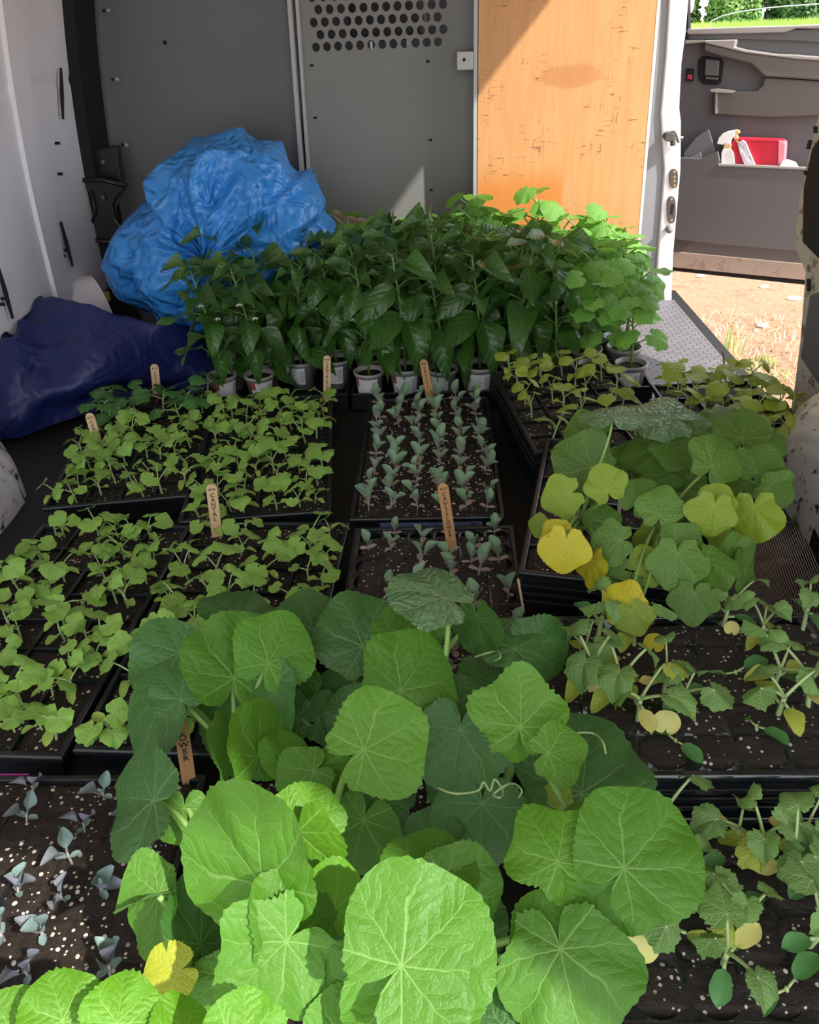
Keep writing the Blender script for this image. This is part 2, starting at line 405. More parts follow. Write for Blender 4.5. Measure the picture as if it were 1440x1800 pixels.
# centre panel with the punched vent
HX0, HZ0, hs, hz = -.345, .757, .0322, .0305
ctr = MB()
x0, x1, zt = -.405, .118, 1.56
nc, nrw = 12, 6
xa, xb = HX0-hs/2, HX0+hs*(nc+.5)-hs/2+.0; za, zb = HZ0-hz/2, HZ0+hz*nrw-hz/2
ctr.box(x0, x1, YB, YB+.015, 0, za); ctr.box(x0, x1, YB, YB+.015, zb, zt); ctr.box(x0, xa, YB, YB+.015, za, zb); ctr.box(xb, x1, YB, YB+.015, za, zb)
for r in range(nrw):
    off = hs/2 if r % 2 else 0
    if off: ctr.box(xa, xa+off, YB, YB+.015, HZ0+r*hz-hz/2, HZ0+r*hz+hz/2)
    else: ctr.box(xb-hs/2, xb, YB, YB+.015, HZ0+r*hz-hz/2, HZ0+r*hz+hz/2)
    for c in range(nc):
        cx, cz = HX0+c*hs+off, HZ0+r*hz; n = 24; inn = []; out = []
        for i in range(n):
            a = 2*math.pi*i/n; ca, sa = math.cos(a), math.sin(a); k = 1/max(abs(ca), abs(sa))
            inn.append((cx+.0118*ca, cz+.0118*sa)); out.append((cx+k*ca*hs/2, cz+k*sa*hz/2))
        vs = [(x, YB, z) for x, z in inn]+[(x, YB, z) for x, z in out]+[(x, YB+.015, z) for x, z in inn]
        fs = []
        for i in range(n):
            j = (i+1) % n; fs += [(i, j, n+j, n+i), (i, 2*n+i, 2*n+j, j)]
        ctr.add(vs, fs)
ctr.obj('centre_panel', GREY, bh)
# raised flange between the panels
p0, p1 = aty(512, 0, 2.62), aty(534, 310, 2.62)
dx = (p1.x-p0.x)/(p1.z-p0.z)
def chan(xo, w_, y0, y1, mat, nm):
    a = Vector((p0.x+dx*(1.5-p0.z)+xo, 0, 1.5)); b = Vector((p0.x+dx*(0-p0.z)+xo, 0, 0))
    MB().prism([(a.x, y0, 1.5), (a.x+w_, y0, 1.5), (b.x+w_, y0, 0), (b.x, y0, 0)], (0, y1-y0, 0)).obj(nm, mat, bh, bevel=.002)
chan(-.010, .012, 2.60, 2.69, CHAN, 'panel_flange'); chan(.009, .010, 2.625, 2.655, CHAN, 'panel_flange'); chan(.002, .008, 2.65, 2.66, BLACKT, 'panel_gap')
for a in [(548, 115), (752, 108), (554, 207), (757, 246), (564, 339), (758, 334)]:
    p = aty(*a, YB-.002); MB().box(p.x-.005, p.x+.005, YB-.003, YB+.003, p.z-.003, p.z+.003).obj('panel_slot', BLACKT, bh, bevel=.001)
p = aty(290, 75, 2.678); MB().lathe([(.0001, 0), (.006, 0)], 12, 0, p, Matrix.Rotation(math.pi/2, 3, 'X')).obj('panel_hole', BLACKT, bh)
for a in [(192, 18), (207, 139), (224, 254)]:
    p = aty(*a, 2.675)
    MB().lathe([(.0001, 0), (.006, .001), (.008, .005), (.008, .009)], 10, 0, p+Vector((0, -.002, 0)), Matrix.Rotation(math.pi/2, 3, 'X')).obj('bolt', STEEL, bh, smooth=True)
    MB().box(p.x-.02, p.x-.008, 2.675, 2.682, p.z-.004, p.z+.003).obj('panel_slot', BLACKT, bh)
# bracket beside plywood
a, b = aty(803, 91, 2.56), aty(832, 122, 2.56)
MB().box(a.x, b.x, 2.545, 2.65, b.z, a.z).obj('edge_bracket', CHAN, bh, bevel=.002)
cc = (a+b)/2; MB().lathe([(.0001, 0), (.0045, 0)], 10, 0, (cc.x-.003, 2.543, cc.z+.003), Matrix.Rotation(math.pi/2, 3, 'X')).obj('bracket_hole', BLACKT, bh)
MB().box(.108, .118, 2.545, 2.66, 0, 1.5).obj('edge_flange', CHAN, bh)
# plywood
t = NT('plywood'); v = t.coord()
g = t.noise(t.mapv(v, (9, 9, .9)), 7, 6, .6); g2 = t.noise(t.mapv(v, (60, 60, 3)), 5, 4)
c = t.mix(g, (.50, .22, .072), (.70, .37, .155)); c = t.mix(t.math('MULTIPLY', t.step(g2, .55, .8), .35), c, (.42, .17, .05))
sx = t.n('ShaderNodeSeparateXYZ'); t.l(v, sx.inputs[0])
mk = t.math('MULTIPLY', t.math('MULTIPLY', t.math('SUBTRACT', 1, t.step(sx.outputs[2], .36, .45)), t.math('SUBTRACT', 1, t.step(sx.outputs[0], .37, .385))), .75)
c = t.mix(mk, c, (.62, .20, .025))
vn = t.math('ADD', t.math('POWER', t.math('DIVIDE', t.math('SUBTRACT', sx.outputs[0], .385), .10), 2), t.math('POWER', t.math('DIVIDE', t.math('SUBTRACT', sx.outputs[2], .665), .035), 2))
vn = t.math('ADD', vn, t.math('MULTIPLY', t.noise(v, 18, 4), 1.4))
c = t.mix(t.math('MULTIPLY', t.math('SUBTRACT', 1, t.step(vn, 1.2, 1.7)), .45), c, (.38, .14, .05))
sc = t.noise(t.mapv(v, (14, 14, 90)), 1.6, 5, .7); sc2 = t.noise(v, 7, 3)
scr = t.math('MULTIPLY', t.step(sc, .60, .63), t.step(sc2, .48, .56)); c = t.mix(t.math('MULTIPLY', scr, .75), c, (.12, .05, .02))
sc = t.noise(t.mapv(v, (90, 90, 10)), 1.4, 5, .7); scr = t.math('MULTIPLY', t.step(sc, .62, .65), t.step(sc2, .45, .56)); c = t.mix(t.math('MULTIPLY', scr, .6), c, (.12, .05, .02))
t.setc(c); t.p.inputs['Roughness'].default_value = .55; t.bump(g2, .15, .002); PLY = t.mat
YP = 2.55
a, b = aty(1156, 0, YP), aty(1120, 440, YP)
dxx = (a.x-b.x)/(a.z-b.z); xr = lambda z: b.x+dxx*(z-b.z)
ply = tag(MB().prism([(.121, YP, 0.005), (xr(0), YP, .005), (xr(1.4), YP, 1.4), (.121, YP, 1.4)], (0, .02, 0)).obj('plywood_panel', PLY), 'tall orange-brown plywood sheet fixed upright to the right of the grey bulkhead', 'plywood panel')
MB().prism([(xr(0), YP-.001, 0.005), (xr(0)+.008, YP-.001, .005), (xr(1.4)+.008, YP-.001, 1.4), (xr(1.4), YP-.001, 1.4)], (0, .022, 0)).obj('pale_edge', simple('splintered_edge', (.8, .72, .6), .6, var=.2, vs=60), ply)
# B pillar
def pxprism(pts, Y, d): return MB().prism([aty(x, y, Y) for x, y in pts], (0, d, 0))
pil = struct(empty('trim_4'))
pxprism([(1146, -300), (1180, -300), (1179, 0), (1172, 100), (1167, 200), (1170, 300), (1158, 470), (1118, 560), (1122, 440), (1136, 250), (1148, 60)], 2.60, .05).obj('grey_face', SEAL, pil, bevel=.003)
pxprism([(1176, -300), (1212, -300), (1211, 0), (1206, 60), (1199, 110), (1195, 190), (1198, 215), (1197, 300), (1190, 380), (1184, 450), (1180, 560), (1150, 560), (1158, 440), (1169, 300), (1163, 200), (1172, 100), (1178, 0)], 2.585, .07).obj('white_face', WHITEP, pil, bevel=.006)
lt = tag(empty('door_striker', aty(1184, 240, 2.57)), 'small steel latch striker sticking out of the white door pillar', 'latch')
for (a, b, r, m) in [((1176, 240), (1176, 240), .013, DSTEEL), ((1183, 230), (1183, 256), .008, DSTEEL), ((1180, 243), (1201, 242), .004, STEEL), ((1188, 232), (1194, 250), .006, STEEL)]:
    p, q = aty(*a, 2.565)-lt.location, aty(*b, 2.565)-lt.location
    if a == b: q = q+Vector((0, .03, 0)); p = p+Vector((0, -.012, 0))
    MB().tube([p, q], r, 12).obj('striker_pin' if m == STEEL else 'striker_base', m, lt, bevel=.001)
for (y0, y1, xx, nm, lb) in [(297, 331, 1185, 'contact_plate', 'upper dark oval contact plate with gold pins on the white pillar'), (345, 393, 1181, 'lock_plate', 'lower long dark lock plate with two screws on the white pillar')]:
    e = tag(empty(nm, aty(xx, (y0+y1)/2, 2.58)), lb, 'metal plate')
    pts = []
    for i in range(20):
        q = 2*math.pi*i/20; pts.append(aty(xx+7.5*math.copysign(abs(math.cos(q))**.7, math.cos(q)), (y0+y1)/2-(y1-y0)/2*math.copysign(abs(math.sin(q))**.7, math.sin(q)), 2.578)-e.location)
    MB().prism(pts, (0, .01, 0)).obj('plate', DSTEEL, e, bevel=.001)
    for yy in ([302, 311, 318, 326] if nm[0] == 'c' else [350, 387]):
        p = aty(xx+(1 if nm[0] == 'c' else 0), yy, 2.577)-e.location
        MB().lathe([(.0045, .004), (.004, 0), (.0001, 0)], 10, 0, p, Matrix.Rotation(-math.pi/2, 3, 'X')).obj('pin' if nm[0] == 'c' else 'screw', simple('brass', (.5, .35, .15), .3, .9) if nm[0] == 'c' else STEEL, e)
    if nm[0] == 'l':
        p = aty(xx+1, 368, 2.576)-e.location; MB().box(p.x-.004, p.x+.004, p.y, p.y+.004, p.z-.015, p.z+.015).obj('slot', BLACKT, e)
p = aty(1176, 403, 2.575); tag(MB().lathe([(.0001, -.02), (.008, -.018), (.011, -.01), (.009, .015)], 14, 0, p, Matrix.Rotation(-math.pi/2, 3, 'X')).obj('rubber_stop', simple('grey_rubber', (.2, .19, .19), .6), smooth=True), 'round grey rubber door stop low on the white pillar', 'bumper')
# sliding door header and upper rail, above the frame
MB_ = MB(); MB_.box(.72, .80, 1.68, 2.72, 1.52, 1.59); struct(MB_.obj('trim_5', WHITE))
# right wall behind the side door opening: traced in the plane x = .80
edge = [(1452, 150), (1428, 240), (1408, 330), (1398, 400), (1399, 440), (1415, 478), (1412, 520), (1406, 600), (1396, 680), (1386, 742)]
pts = [atx(x, y, .80) for x, y in edge]
poly = [Vector((.80, 1.72, 1.54))]+pts[:]+[Vector((.80, 1.66, 0.0)), Vector((.80, -.18, 0)), Vector((.80, -.18, 1.54))]
wr = struct(MB().prism(poly, (.07, 0, 0)).obj('wall_right', RUSTY, bevel=.004))
for q_, nm, m in [([(1428, 262), (1470, 200), (1500, 440), (1440, 455), (1411, 425), (1413, 330)], 'dark_recess', BLACKT), ([(1424, 520), (1470, 500), (1470, 690), (1437, 672), (1408, 628)], 'grey_recess', simple('recess_grey', (.10, .10, .11), .6))]:
    MB().prism([atx(x, y, .797) for x, y in q_], (.01, 0, 0)).obj(nm, m, wr)
p = atx(1434, 330, .80)
for a, b in (((1430, 222), (1430, 234)), ((1421, 246), (1417, 262)), ((1412, 300), (1414, 308)), ((1418, 490), (1418, 512))):
    MB().prism([atx(a[0], a[1], .796), atx(a[0]+4, a[1], .796), atx(b[0]+4, b[1], .796), atx(b[0], b[1], .796)], (.006, 0, 0)).obj('slot', BLACKT, wr)
# wheel houses
def wheelhouse(name, xin, xout, y0, y1, H, sgn, mat):
    yc, hl = (y0+y1)/2, (y1-y0)/2
    def f(u, v):                        # u along arch, v from inner face to wall
        a = math.pi*u; y = yc-hl*math.copysign(abs(math.cos(a))**.75, math.cos(a)); z = H*math.sin(a)**.62
        q = v*2
        if q <= 1:   # inner face, from the arch centre out to the rim
            k = q; x = xin+sgn*(.05*k**5-.004*max(0, math.sin(k*48))*(k > .62)); 
            return Vector((x, yc+(y-yc)*(.35+.60*k) if k < 1 else yc+(y-yc)*.95, z*(.05+.88*k)))
        k = q-1; rr = .022*max(0, math.sin(k*30)) if k < .85 else 0
        s = math.sin(min(1, k*3)*math.pi/2)
        return Vector((lerp(xin+sgn*.05, xout, k), yc+(y-yc)*(.95+.05*s)*(1+rr), z*(.93+.07*s)*(1+rr*1.4)))
    o = MB().grid(f, 40, 60).obj(name, mat, smooth=True)
    return o
o = wheelhouse('wheel_housing', .635, .79, .50, 1.47, .255, 1, DIRTY); tag(o, 'ribbed white wheel housing spattered with mud beside the side door pillar', 'wheel housing')
o = wheelhouse('wheel_housing', -.86, -1.045, .66, 1.47, .22, -1, DIRTY); tag(o, 'ribbed white wheel housing at the left edge beside the melon trays', 'wheel housing')
# dark kick strip along the right
MB_ = MB(); MB_.box(.735, .80, -.1, 1.68, 0, .03); struct(MB_.obj('trim_6', BLACKT))
# step plate in the door opening
t = NT('step_plate'); v = t.coord(); br = t.n('ShaderNodeTexBrick'); t.l(t.mapv(v, (1, 1, 1)), br.inputs[0]); br.inputs['Scale'].default_value = 16
br.inputs['Color1'].default_value = (.15, .14, .16, 1); br.inputs['Color2'].default_value = (.18, .17, .18, 1); br.inputs['Mortar'].default_value = (.06, .05, .06, 1); br.inputs['Mortar Size'].default_value = .03
t.setc(br.outputs[0]); t.p.inputs['Roughness'].default_value = .5
struct(MB().box(.50, .76, 1.78, 2.56, 0, .012).obj('trim_8', t.mat, bevel=.003))
# cab parts added behind the bulkhead so its vent holes stay dark
ct = tag(empty('backing_seat', (-.15, 3.0, 0)), 'dark cab seat back added behind the round bulkhead holes to keep them dark', 'seat')
SEATM = simple('seat_cloth', (.05, .05, .055), .9, var=.3)
MB().frust(0, 0, -.2, .72, .26, .08, .22, .06).obj('seat_back', SEATM, ct, bevel=.03)
MB().frust(0, -.01, .76, .98, .13, .05, .11, .04).obj('headrest', SEATM, ct, bevel=.02)
for sx_ in (-.06, .06): MB().tube([(sx_, 0, .70), (sx_, 0, .80)], .006).obj('post', STEEL, ct)
mb = MB(); mb.box(-1.12, .95, 2.74, 4.1, 1.45, 1.50); struct(mb.obj('ceiling_cab', ROOF))
mb = MB(); mb.box(-1.12, -1.08, 2.66, 4.1, 0, 1.45); struct(mb.obj('wall_cab', GREYD))
dsh = tag(empty('dashboard', (-.1, 3.75, 0)), 'dark dashboard of the cab, added unseen to darken the round bulkhead holes', 'dashboard')
MB().frust(0, 0, 0, .75, .95, .15, .95, .10).obj('dash_body', SEATM, dsh, bevel=.02); MB().frust(0, -.02, .75, 1.2, .95, .02, .95, .02).obj('daylight_block', SEATM, dsh)  # upper panel added to block daylight behind the vent holes
struct(MB().box(-1.1, .80, 2.72, 4.2, -.08, -.04).obj('floor_cab', FLOOR))

# ================================================================== OUTDOORS
t = NT('dirt'); v = t.coord()
n1 = t.noise(v, 1.3, 8, .65); n2 = t.noise(v, 9, 8, .7); n3 = t.noise(v, 45, 4, .7)
c = t.mix(n1, (.36, .18, .095), (.48, .27, .155)); c = t.mix(t.step(n2, .50, .68), c, (.30, .155, .085)); c = t.mix(t.math('MULTIPLY', t.step(n3, .58, .66), .6), c, (.60, .44, .30))
sxx = t.n('ShaderNodeSeparateXYZ'); t.l(v, sxx.inputs[0])
gr = t.step(t.math('ADD', sxx.outputs[1], t.math('MULTIPLY', n1, 6)), 22, 30)
c = t.mix(gr, c, t.mix(n2, (.20, .36, .05), (.42, .58, .12)))
t.setc(c); t.p.inputs['Roughness'].default_value = .9; t.bump(t.math('ADD', t.math('MULTIPLY', n2, 2), n3), .8, .03)
struct(MB().grid(lambda u, v: Vector((lerp(-60, 90, u), -8+128*v*v, GROUND+.012*noise.noise(Vector((u*90, v*90, 0))))), 160, 160).obj('ground', t.mat, smooth=True))
STONE = simple('stone', (.62, .52, .42), .8, bump=.4)
for k, (px, py, s_, lb) in enumerate([(1340, 575, .022, 'pale flat stone on the dirt in the middle of the door gap'), (1343, 506, .02, 'small pale stone on the dirt near the open door'), (1396, 527, .028, 'pinkish stone half buried in dirt beside the rusty pillar'), (1330, 583, .012, 'tiny stone just below the flat one on the dirt'), (1232, 487, .02, 'brown clod of dirt under the door corner')]):
    p = atz(px, py, GROUND); rr = random.Random(k); mb = MB()
    def f(u, v):
        a, b = u*2*math.pi, (v-.5)*math.pi; d = Vector((math.cos(a)*math.cos(b), math.sin(a)*math.cos(b), math.sin(b)))
        return Vector((d.x*s_*1.5, d.y*s_, d.z*s_*.6))*(1+.35*noise.noise(d*1.5+Vector((k, 0, 0))))+Vector((0, 0, s_*.3))
    o = mb.grid(f, 14, 8).obj('stone', STONE, smooth=True); o.location = p; tag(o, lb, 'stone', None)
GRASS = simple('grass_blade', (.32, .46, .10), .6, var=.35, vs=3); GRASSD = simple('dry_grass_blade', (.62, .50, .30), .7, var=.25, vs=3)
def grass(name, cx, cy, rad, n, h, mat, lb, cat='grass', lay=.4):
    mb = MB(); rr = random.Random(int(cx*50+n))
    for i in range(n):
        a, d = rr.random()*6.28, rad*math.sqrt(rr.random()); b = Vector((cx+math.cos(a)*d, cy+math.sin(a)*d, GROUND)); hh = h*rr.uniform(.5, 1)
        l = Vector((rr.uniform(-1, 1), rr.uniform(-1, 1), 0))*hh*lay; sd = Vector((l.y, -l.x, 0)).normalized()*.003
        mb.add([b-sd, b+sd, b+l*.4+Vector((0, 0, hh*.6))+sd*.8, b+l*.4+Vector((0, 0, hh*.6))-sd*.8, b+l+Vector((0, 0, hh*.9))], [(0, 1, 2, 3), (3, 2, 4)])
    return tag(mb.obj(name, mat), lb, cat, None, 'stuff')
p = atz(1340, 640, GROUND); grass('grass_tuft', p.x, p.y, .07, 70, .05, GRASS, 'small bright green weed tuft on the bare dirt')
p = atz(1335, 665, GROUND); grass('grass_tuft', p.x, p.y, .16, 150, .03, GRASS, 'low flat green weed patch on the dirt nearest the seedlings', lay=1.2)
p = atz(1285, 630, GROUND); grass('grass_tuft', p.x, p.y, .05, 14, .22, GRASS, 'tall thin green grass stalks by the step plate', lay=.15)
p = atz(1260, 600, GROUND); grass('dry_grass', p.x+.1, p.y-.1, .55, 500, .05, GRASSD, 'scattered dry straw on the dirt outside the side door', 'straw', 1.6)
# meadow and trees beyond the window
mb = MB(); rr = random.Random(3)
for i in range(9000):
    b = Vector((rr.uniform(17, 36), rr.uniform(48, 72), GROUND)); hh = rr.uniform(.15, .5); l = rr.uniform(-.1, .1)
    mb.add([b+Vector((-.05, 0, 0)), b+Vector((.05, 0, 0)), b+Vector((l, rr.uniform(-.1, .1), hh))], [(0, 1, 2)])
tag(mb.obj('meadow_grass', simple('meadow', (.30, .44, .07), .7, var=.4, vs=2)), 'sunny green grass strip seen through the passenger door window', 'grass', None, 'stuff')
TREE = simple('tree_foliage', (.045, .10, .02), .6, var=.5, vs=3); TREEL = simple('light_tree_foliage', (.13, .24, .05), .6, var=.4, vs=3); BARK = simple('bark', (.10, .08, .06), .9)
TL = [(15, 84, 'dark leafy tree hidden mostly by the white pillar, beyond the window'), (20.2, 79.5, 'dark leafy tree directly right of the white pillar, beyond the window'), (25.2, 79, 'light green leafy tree in the left half of the window view'), (30.3, 80, 'dark leafy tree in the middle of the window view'), (35.8, 82, 'dark leafy tree in the right half of the window view'), (41.5, 86, 'dark leafy tree at the right end of the window view')]
for k, (x, y, lb) in enumerate(TL):
    R_, H, m = 2.9, 13, TREEL if k == 2 else TREE
    tr = tag(empty('tree', (x, y, GROUND)), lb, 'tree', 'trees beyond the meadow'); rr = random.Random(k)
    MB().tube([(0, 0, 0), (.1, 0, H*.4), (0, 0, H*.8)], [.3, .22, .1], 8).obj('trunk', BARK, tr)
    mb = MB()
    for i in range(9000):
        a = rr.random()*6.28; z = rr.random()**1.3; rad = R_*(.75+.35*noise.noise(Vector((math.cos(a)*1.5+k*9, math.sin(a)*1.5, z*7))))*(1-.2*z*z)*math.sqrt(rr.uniform(.45, 1))
        c_ = Vector((math.cos(a)*rad, math.sin(a)*rad, .2+z*H)); d = Vector((math.cos(a), math.sin(a), .4))
        a_ = Vector((rr.uniform(-1, 1), rr.uniform(-1, 1), rr.uniform(-1, 1))).normalized()*.22; b = a_.cross(d).normalized()*.15
        mb.add([c_-a_, c_+b, c_+a_, c_-b], [(0, 1, 2, 3)])
    o = mb.obj('crown', m, tr); o['kind'] = 'stuff'

# ================================================================== OPEN PASSENGER DOOR
DA, DB = atz(1200, 470, -.15), atz(1400, 490, -.15)
du = (DB-DA).normalized(); dn = Vector((du.y, -du.x, 0))
if dn.dot(CAM-DA) < 0: dn = -dn
def dp(px, py, off=0): return onp(px, py, DA+dn*off, dn)
def dprism(pts, off, th): return MB().prism([dp(x, y, off) for x, y in pts], -dn*th)
DG = paint('door_plastic', (.115, .108, .112), .5, .1, (.2, .18, .16), 60, .7); DG2 = paint('door_plastic_brown', (.13, .115, .105), .5); DGL = paint('door_plastic_light', (.34, .31, .29), .45)
SILL = paint('door_sill', (.40, .32, .26), .6, .5, (.15, .1, .07), 20, .55)
door = struct(empty('door_1', DA)); 
def dpart(pts, off, th, nm, mat, bevel=.003):
    mb = dprism(pts, off, th); mb.v = [tuple(Vector(v)-DA) for v in mb.v]; return mb.obj(nm, mat, door, bevel=bevel)
dpart([(1140, 60), (1300, 54), (1520, 46), (1520, 476), (1300, 460), (1140, 440)], 0, .05, 'inner_panel', DG)
dpart([(1140, 438), (1520, 474), (1520, 503), (1140, 466)], .005, .055, 'lower_sill', SILL)
dpart([(1140, 466), (1520, 503), (1520, 512), (1140, 472)], -.01, .03, 'lower_gap', BLACKT)  # black strip drawn as the dark gap below the sill
dpart([(1140, 53), (1300, 48), (1400, 45), (1520, 40), (1520, 52), (1400, 50), (1380, 57), (1300, 59), (1140, 62)], .02, .08, 'window_ledge', DGL)
dpart([(1140, 62), (1400, 52), (1520, 48), (1520, 82), (1400, 72), (1300, 69), (1140, 72)], .012, .02, 'upper_trim', DG)
dpart([(1202, -40), (1209, -40), (1211, 68), (1203, 68)], .02, .04, 'window_frame', BLACKT)
dpart([(1205, 71), (1237, 70), (1239, 75), (1205, 77)], .02, .01, 'ledge_lip', DGL, .001)
dpart([(1237, 71), (1294, 70), (1291, 83), (1310, 88), (1365, 96), (1400, 97), (1520, 107), (1520, 112), (1400, 104), (1310, 93), (1240, 76)], .05, .05, 'armrest_top', DGL)
dpart([(1238, 76), (1310, 92), (1400, 103), (1520, 112), (1520, 146), (1440, 141), (1344, 135), (1320, 112), (1270, 100), (1238, 90)], .045, .045, 'armrest', DG2, .006)
dpart([(1344, 136), (1520, 147), (1520, 196), (1440, 203), (1360, 207), (1254, 201), (1254, 162), (1330, 160), (1341, 150)], .03, .03, 'arm_panel', DG2, .005)
dpart([(1228, 105), (1236, 98), (1268, 103), (1272, 110), (1268, 145), (1262, 149), (1236, 148), (1227, 135)], .012, .012, 'handle_bezel', BLACKT, .004)
dpart([(1240, 104), (1265, 106), (1263, 134), (1238, 133)], .022, .008, 'door_handle', DG, .004)
dpart([(1241, 135), (1262, 137), (1262, 140), (1241, 139)], .026, .004, 'lock_lever', STEEL, .001)
dpart([(1207, 120), (1220, 121), (1219, 143), (1206, 142)], .012, .01, 'switch_bezel', BLACKT, .001)
dpart([(1209, 131), (1217, 132), (1216, 140), (1208, 139)], .018, .006, 'lock_switch', simple('red_switch', (.45, .04, .06), .4), .001)
dpart([(1249, 157), (1262, 156), (1294, 160), (1289, 164), (1250, 162)], .045, .01, 'pull_strip', DGL, .001)
dpart([(1258, 162), (1261, 162), (1260, 200), (1257, 199)], .04, .01, 'panel_seam', DGL, .0005)
dpart([(1140, 270), (1200, 277), (1232, 279), (1262, 266), (1266, 285), (1262, 288), (1520, 300), (1520, 452), (1262, 430), (1140, 415)], .09, .015, 'pocket', DG, .006)
dpart([(1262, 288), (1520, 299), (1520, 303), (1262, 292)], .095, .02, 'pocket_lip', DGL, .001)
# pane, partly lowered, curved top edge
GL = NT('pane_glass'); GL.p.inputs['Base Color'].default_value = (.85, .95, .9, 1); GL.p.inputs['Roughness'].default_value = .02; GL.p.inputs['Transmission Weight'].default_value = 1; GL.p.inputs['IOR'].default_value = 1.05
gp = [(1248, 62), (1250, 37), (1270, 28), (1300, 21), (1340, 15), (1380, 11), (1440, 7), (1520, 2), (1520, 54)]
dpart(gp, -.02, .004, 'window_pane', GL.mat, 0)
mb = MB().tube([dp(x, y, -.022)-DA for x, y in gp[1:-1]], .0022, 6); mb.obj('pane_edge', simple('glass_edge', (.7, .85, .78), .2), door)
# things in the door pocket
WHP = simple('white_plastic', (.85, .83, .82), .4, var=.04); ORG = simple('tan_nozzle', (.72, .45, .22), .45); RED = simple('red_plastic', (.62, .02, .045), .4, var=.08); PINK = simple('pink_plastic', (.80, .25, .32), .4, var=.08)
def dthing(nm, parts, lb, cat):
    e = tag(empty(nm, dp(parts[0][0][0][0], parts[0][0][0][1], .05)), lb, cat)
    for pts, off, th, n_, m in parts:
        mb = dprism(pts, off, th); mb.v = [tuple(Vector(v)-e.location) for v in mb.v]; mb.obj(n_, m, e, bevel=.003)
    return e
dthing('spray_bottle', [([(1267, 320), (1268, 268), (1271, 262), (1285, 262), (1290, 270), (1295, 320)], .075, .03, 'bottle', WHP),
                        ([(1271, 264), (1273, 252), (1286, 253), (1285, 264)], .072, .024, 'collar', ORG),
                        ([(1260, 253), (1263, 243), (1270, 235), (1280, 231), (1292, 229), (1292, 239), (1286, 245), (1284, 254), (1273, 253), (1271, 255)], .072, .024, 'sprayer_head', WHP),
                        ([(1291, 228), (1299, 229), (1301, 234), (1296, 237), (1299, 248), (1305, 256), (1302, 260), (1292, 247), (1288, 240)], .070, .018, 'trigger', ORG)], 'white spray bottle with tan nozzle standing in the open door pocket', 'spray bottle')
dthing('plastic_basket', [([(1286, 250), (1292, 245), (1380, 247), (1368, 300), (1292, 300)], .065, .004, 'front_side', RED), ([(1368, 250), (1370, 246), (1380, 250), (1381, 255), (1378, 300), (1367, 300)], .072, .05, 'end_side', PINK),
                          ([(1292, 243), (1376, 246), (1376, 250), (1292, 248)], .07, .05, 'rim', RED)], 'red plastic basket tucked in the open door pocket', 'basket')
t = NT('clear_film'); t.p.inputs['Base Color'].default_value = (.75, .72, .8, 1); t.p.inputs['Roughness'].default_value = .2; t.p.inputs['Alpha'].default_value = .75; t.bump(t.noise(t.coord(), 60), .9, .01); FILM = t.mat
dthing('plastic_sleeve', [([(1296, 252), (1305, 246), (1311, 250), (1330, 295), (1311, 297), (1300, 268)], .080, .012, 'sleeve', FILM)], 'crumpled clear plastic sleeve leaning across the red basket', 'plastic sleeve')
dthing('tissue', [([(1369, 294), (1374, 284), (1384, 281), (1398, 286), (1404, 296)], .085, .02, 'sheet', WHP)], 'white crumpled tissue at the right end of the door pocket', 'tissue')
dthing('folded_mat', [([(1200, 285), (1202, 268), (1222, 243), (1246, 227), (1252, 245), (1258, 268), (1262, 290)], .06, .006, 'sheet', simple('grey_sheet', (.13, .13, .135), .7)),
                      ([(1212, 277), (1232, 267), (1235, 285), (1212, 285)], .075, .004, 'corner', simple('grey_sheet_light', (.17, .165, .17), .7))], 'folded dark grey sheet standing behind the door pocket', 'folded sheet')
o = tag(empty('side_mirror', dp(1207, 8, .0)), 'white door mirror edge at the very top behind the pillar', 'mirror')
mb = dprism([(1200, -40), (1214, -40), (1216, 0), (1214, 16), (1208, 27), (1202, 20)], -.06, .06); mb.v = [tuple(Vector(v)-o.location) for v in mb.v]; mb.obj('mirror_shell', WHITEP, o, bevel=.01)

# ================================================================== TARPS AND CLUTTER
def tarpmat(name, c0, c1, rough, bs=.6):
    t = NT(name); v = t.coord(); n = t.noise(v, 6, 5, .6)
    t.setc(t.mix(n, c0, c1)); t.p.inputs['Roughness'].default_value = rough
    vo = t.n('ShaderNodeTexVoronoi'); vo.feature = 'SMOOTH_F1'; vo.inputs['Scale'].default_value = 16
    d = t.n('ShaderNodeVectorMath'); d.operation = 'ADD'; nn = t.n('ShaderNodeTexNoise'); nn.inputs['Scale'].default_value = 5; t.l(v, nn.inputs['Vector']); t.l(v, d.inputs[0]); t.l(nn.outputs['Color'], d.inputs[1]); t.l(d.outputs[0], vo.inputs['Vector'])
    h = t.math('ADD', t.math('MULTIPLY', vo.outputs[0], 1.2), t.math('MULTIPLY', t.noise(v, 45, 4), .35)); t.bump(h, bs, .012)
    t.p.inputs['Specular IOR Level'].default_value = .5
    return t.mat
BLUE = tarpmat('blue_tarp', (.03, .21, .62), (.06, .33, .82), .30, 1.0); NAVY = tarpmat('navy_tarp', (.006, .010, .075), (.012, .022, .14), .5, .35)
sil = [(215, 440), (217, 405), (240, 375), (258, 352), (278, 325), (284, 292), (300, 272), (340, 256), (372, 240), (410, 234), (450, 246), (480, 268), (500, 285), (515, 313), (527, 318), (545, 303), (553, 335), (568, 358), (563, 378), (584, 402), (572, 430), (560, 480), (500, 530), (400, 548), (310, 546), (262, 528), (235, 505), (222, 475)]
TY = 2.28; cc = aty(400, 415, TY); pol = []
for a in sil:
    p = aty(*a, TY)-cc; pol.append((math.atan2(p.z, p.x), math.hypot(p.x, p.z)))
pol.sort()
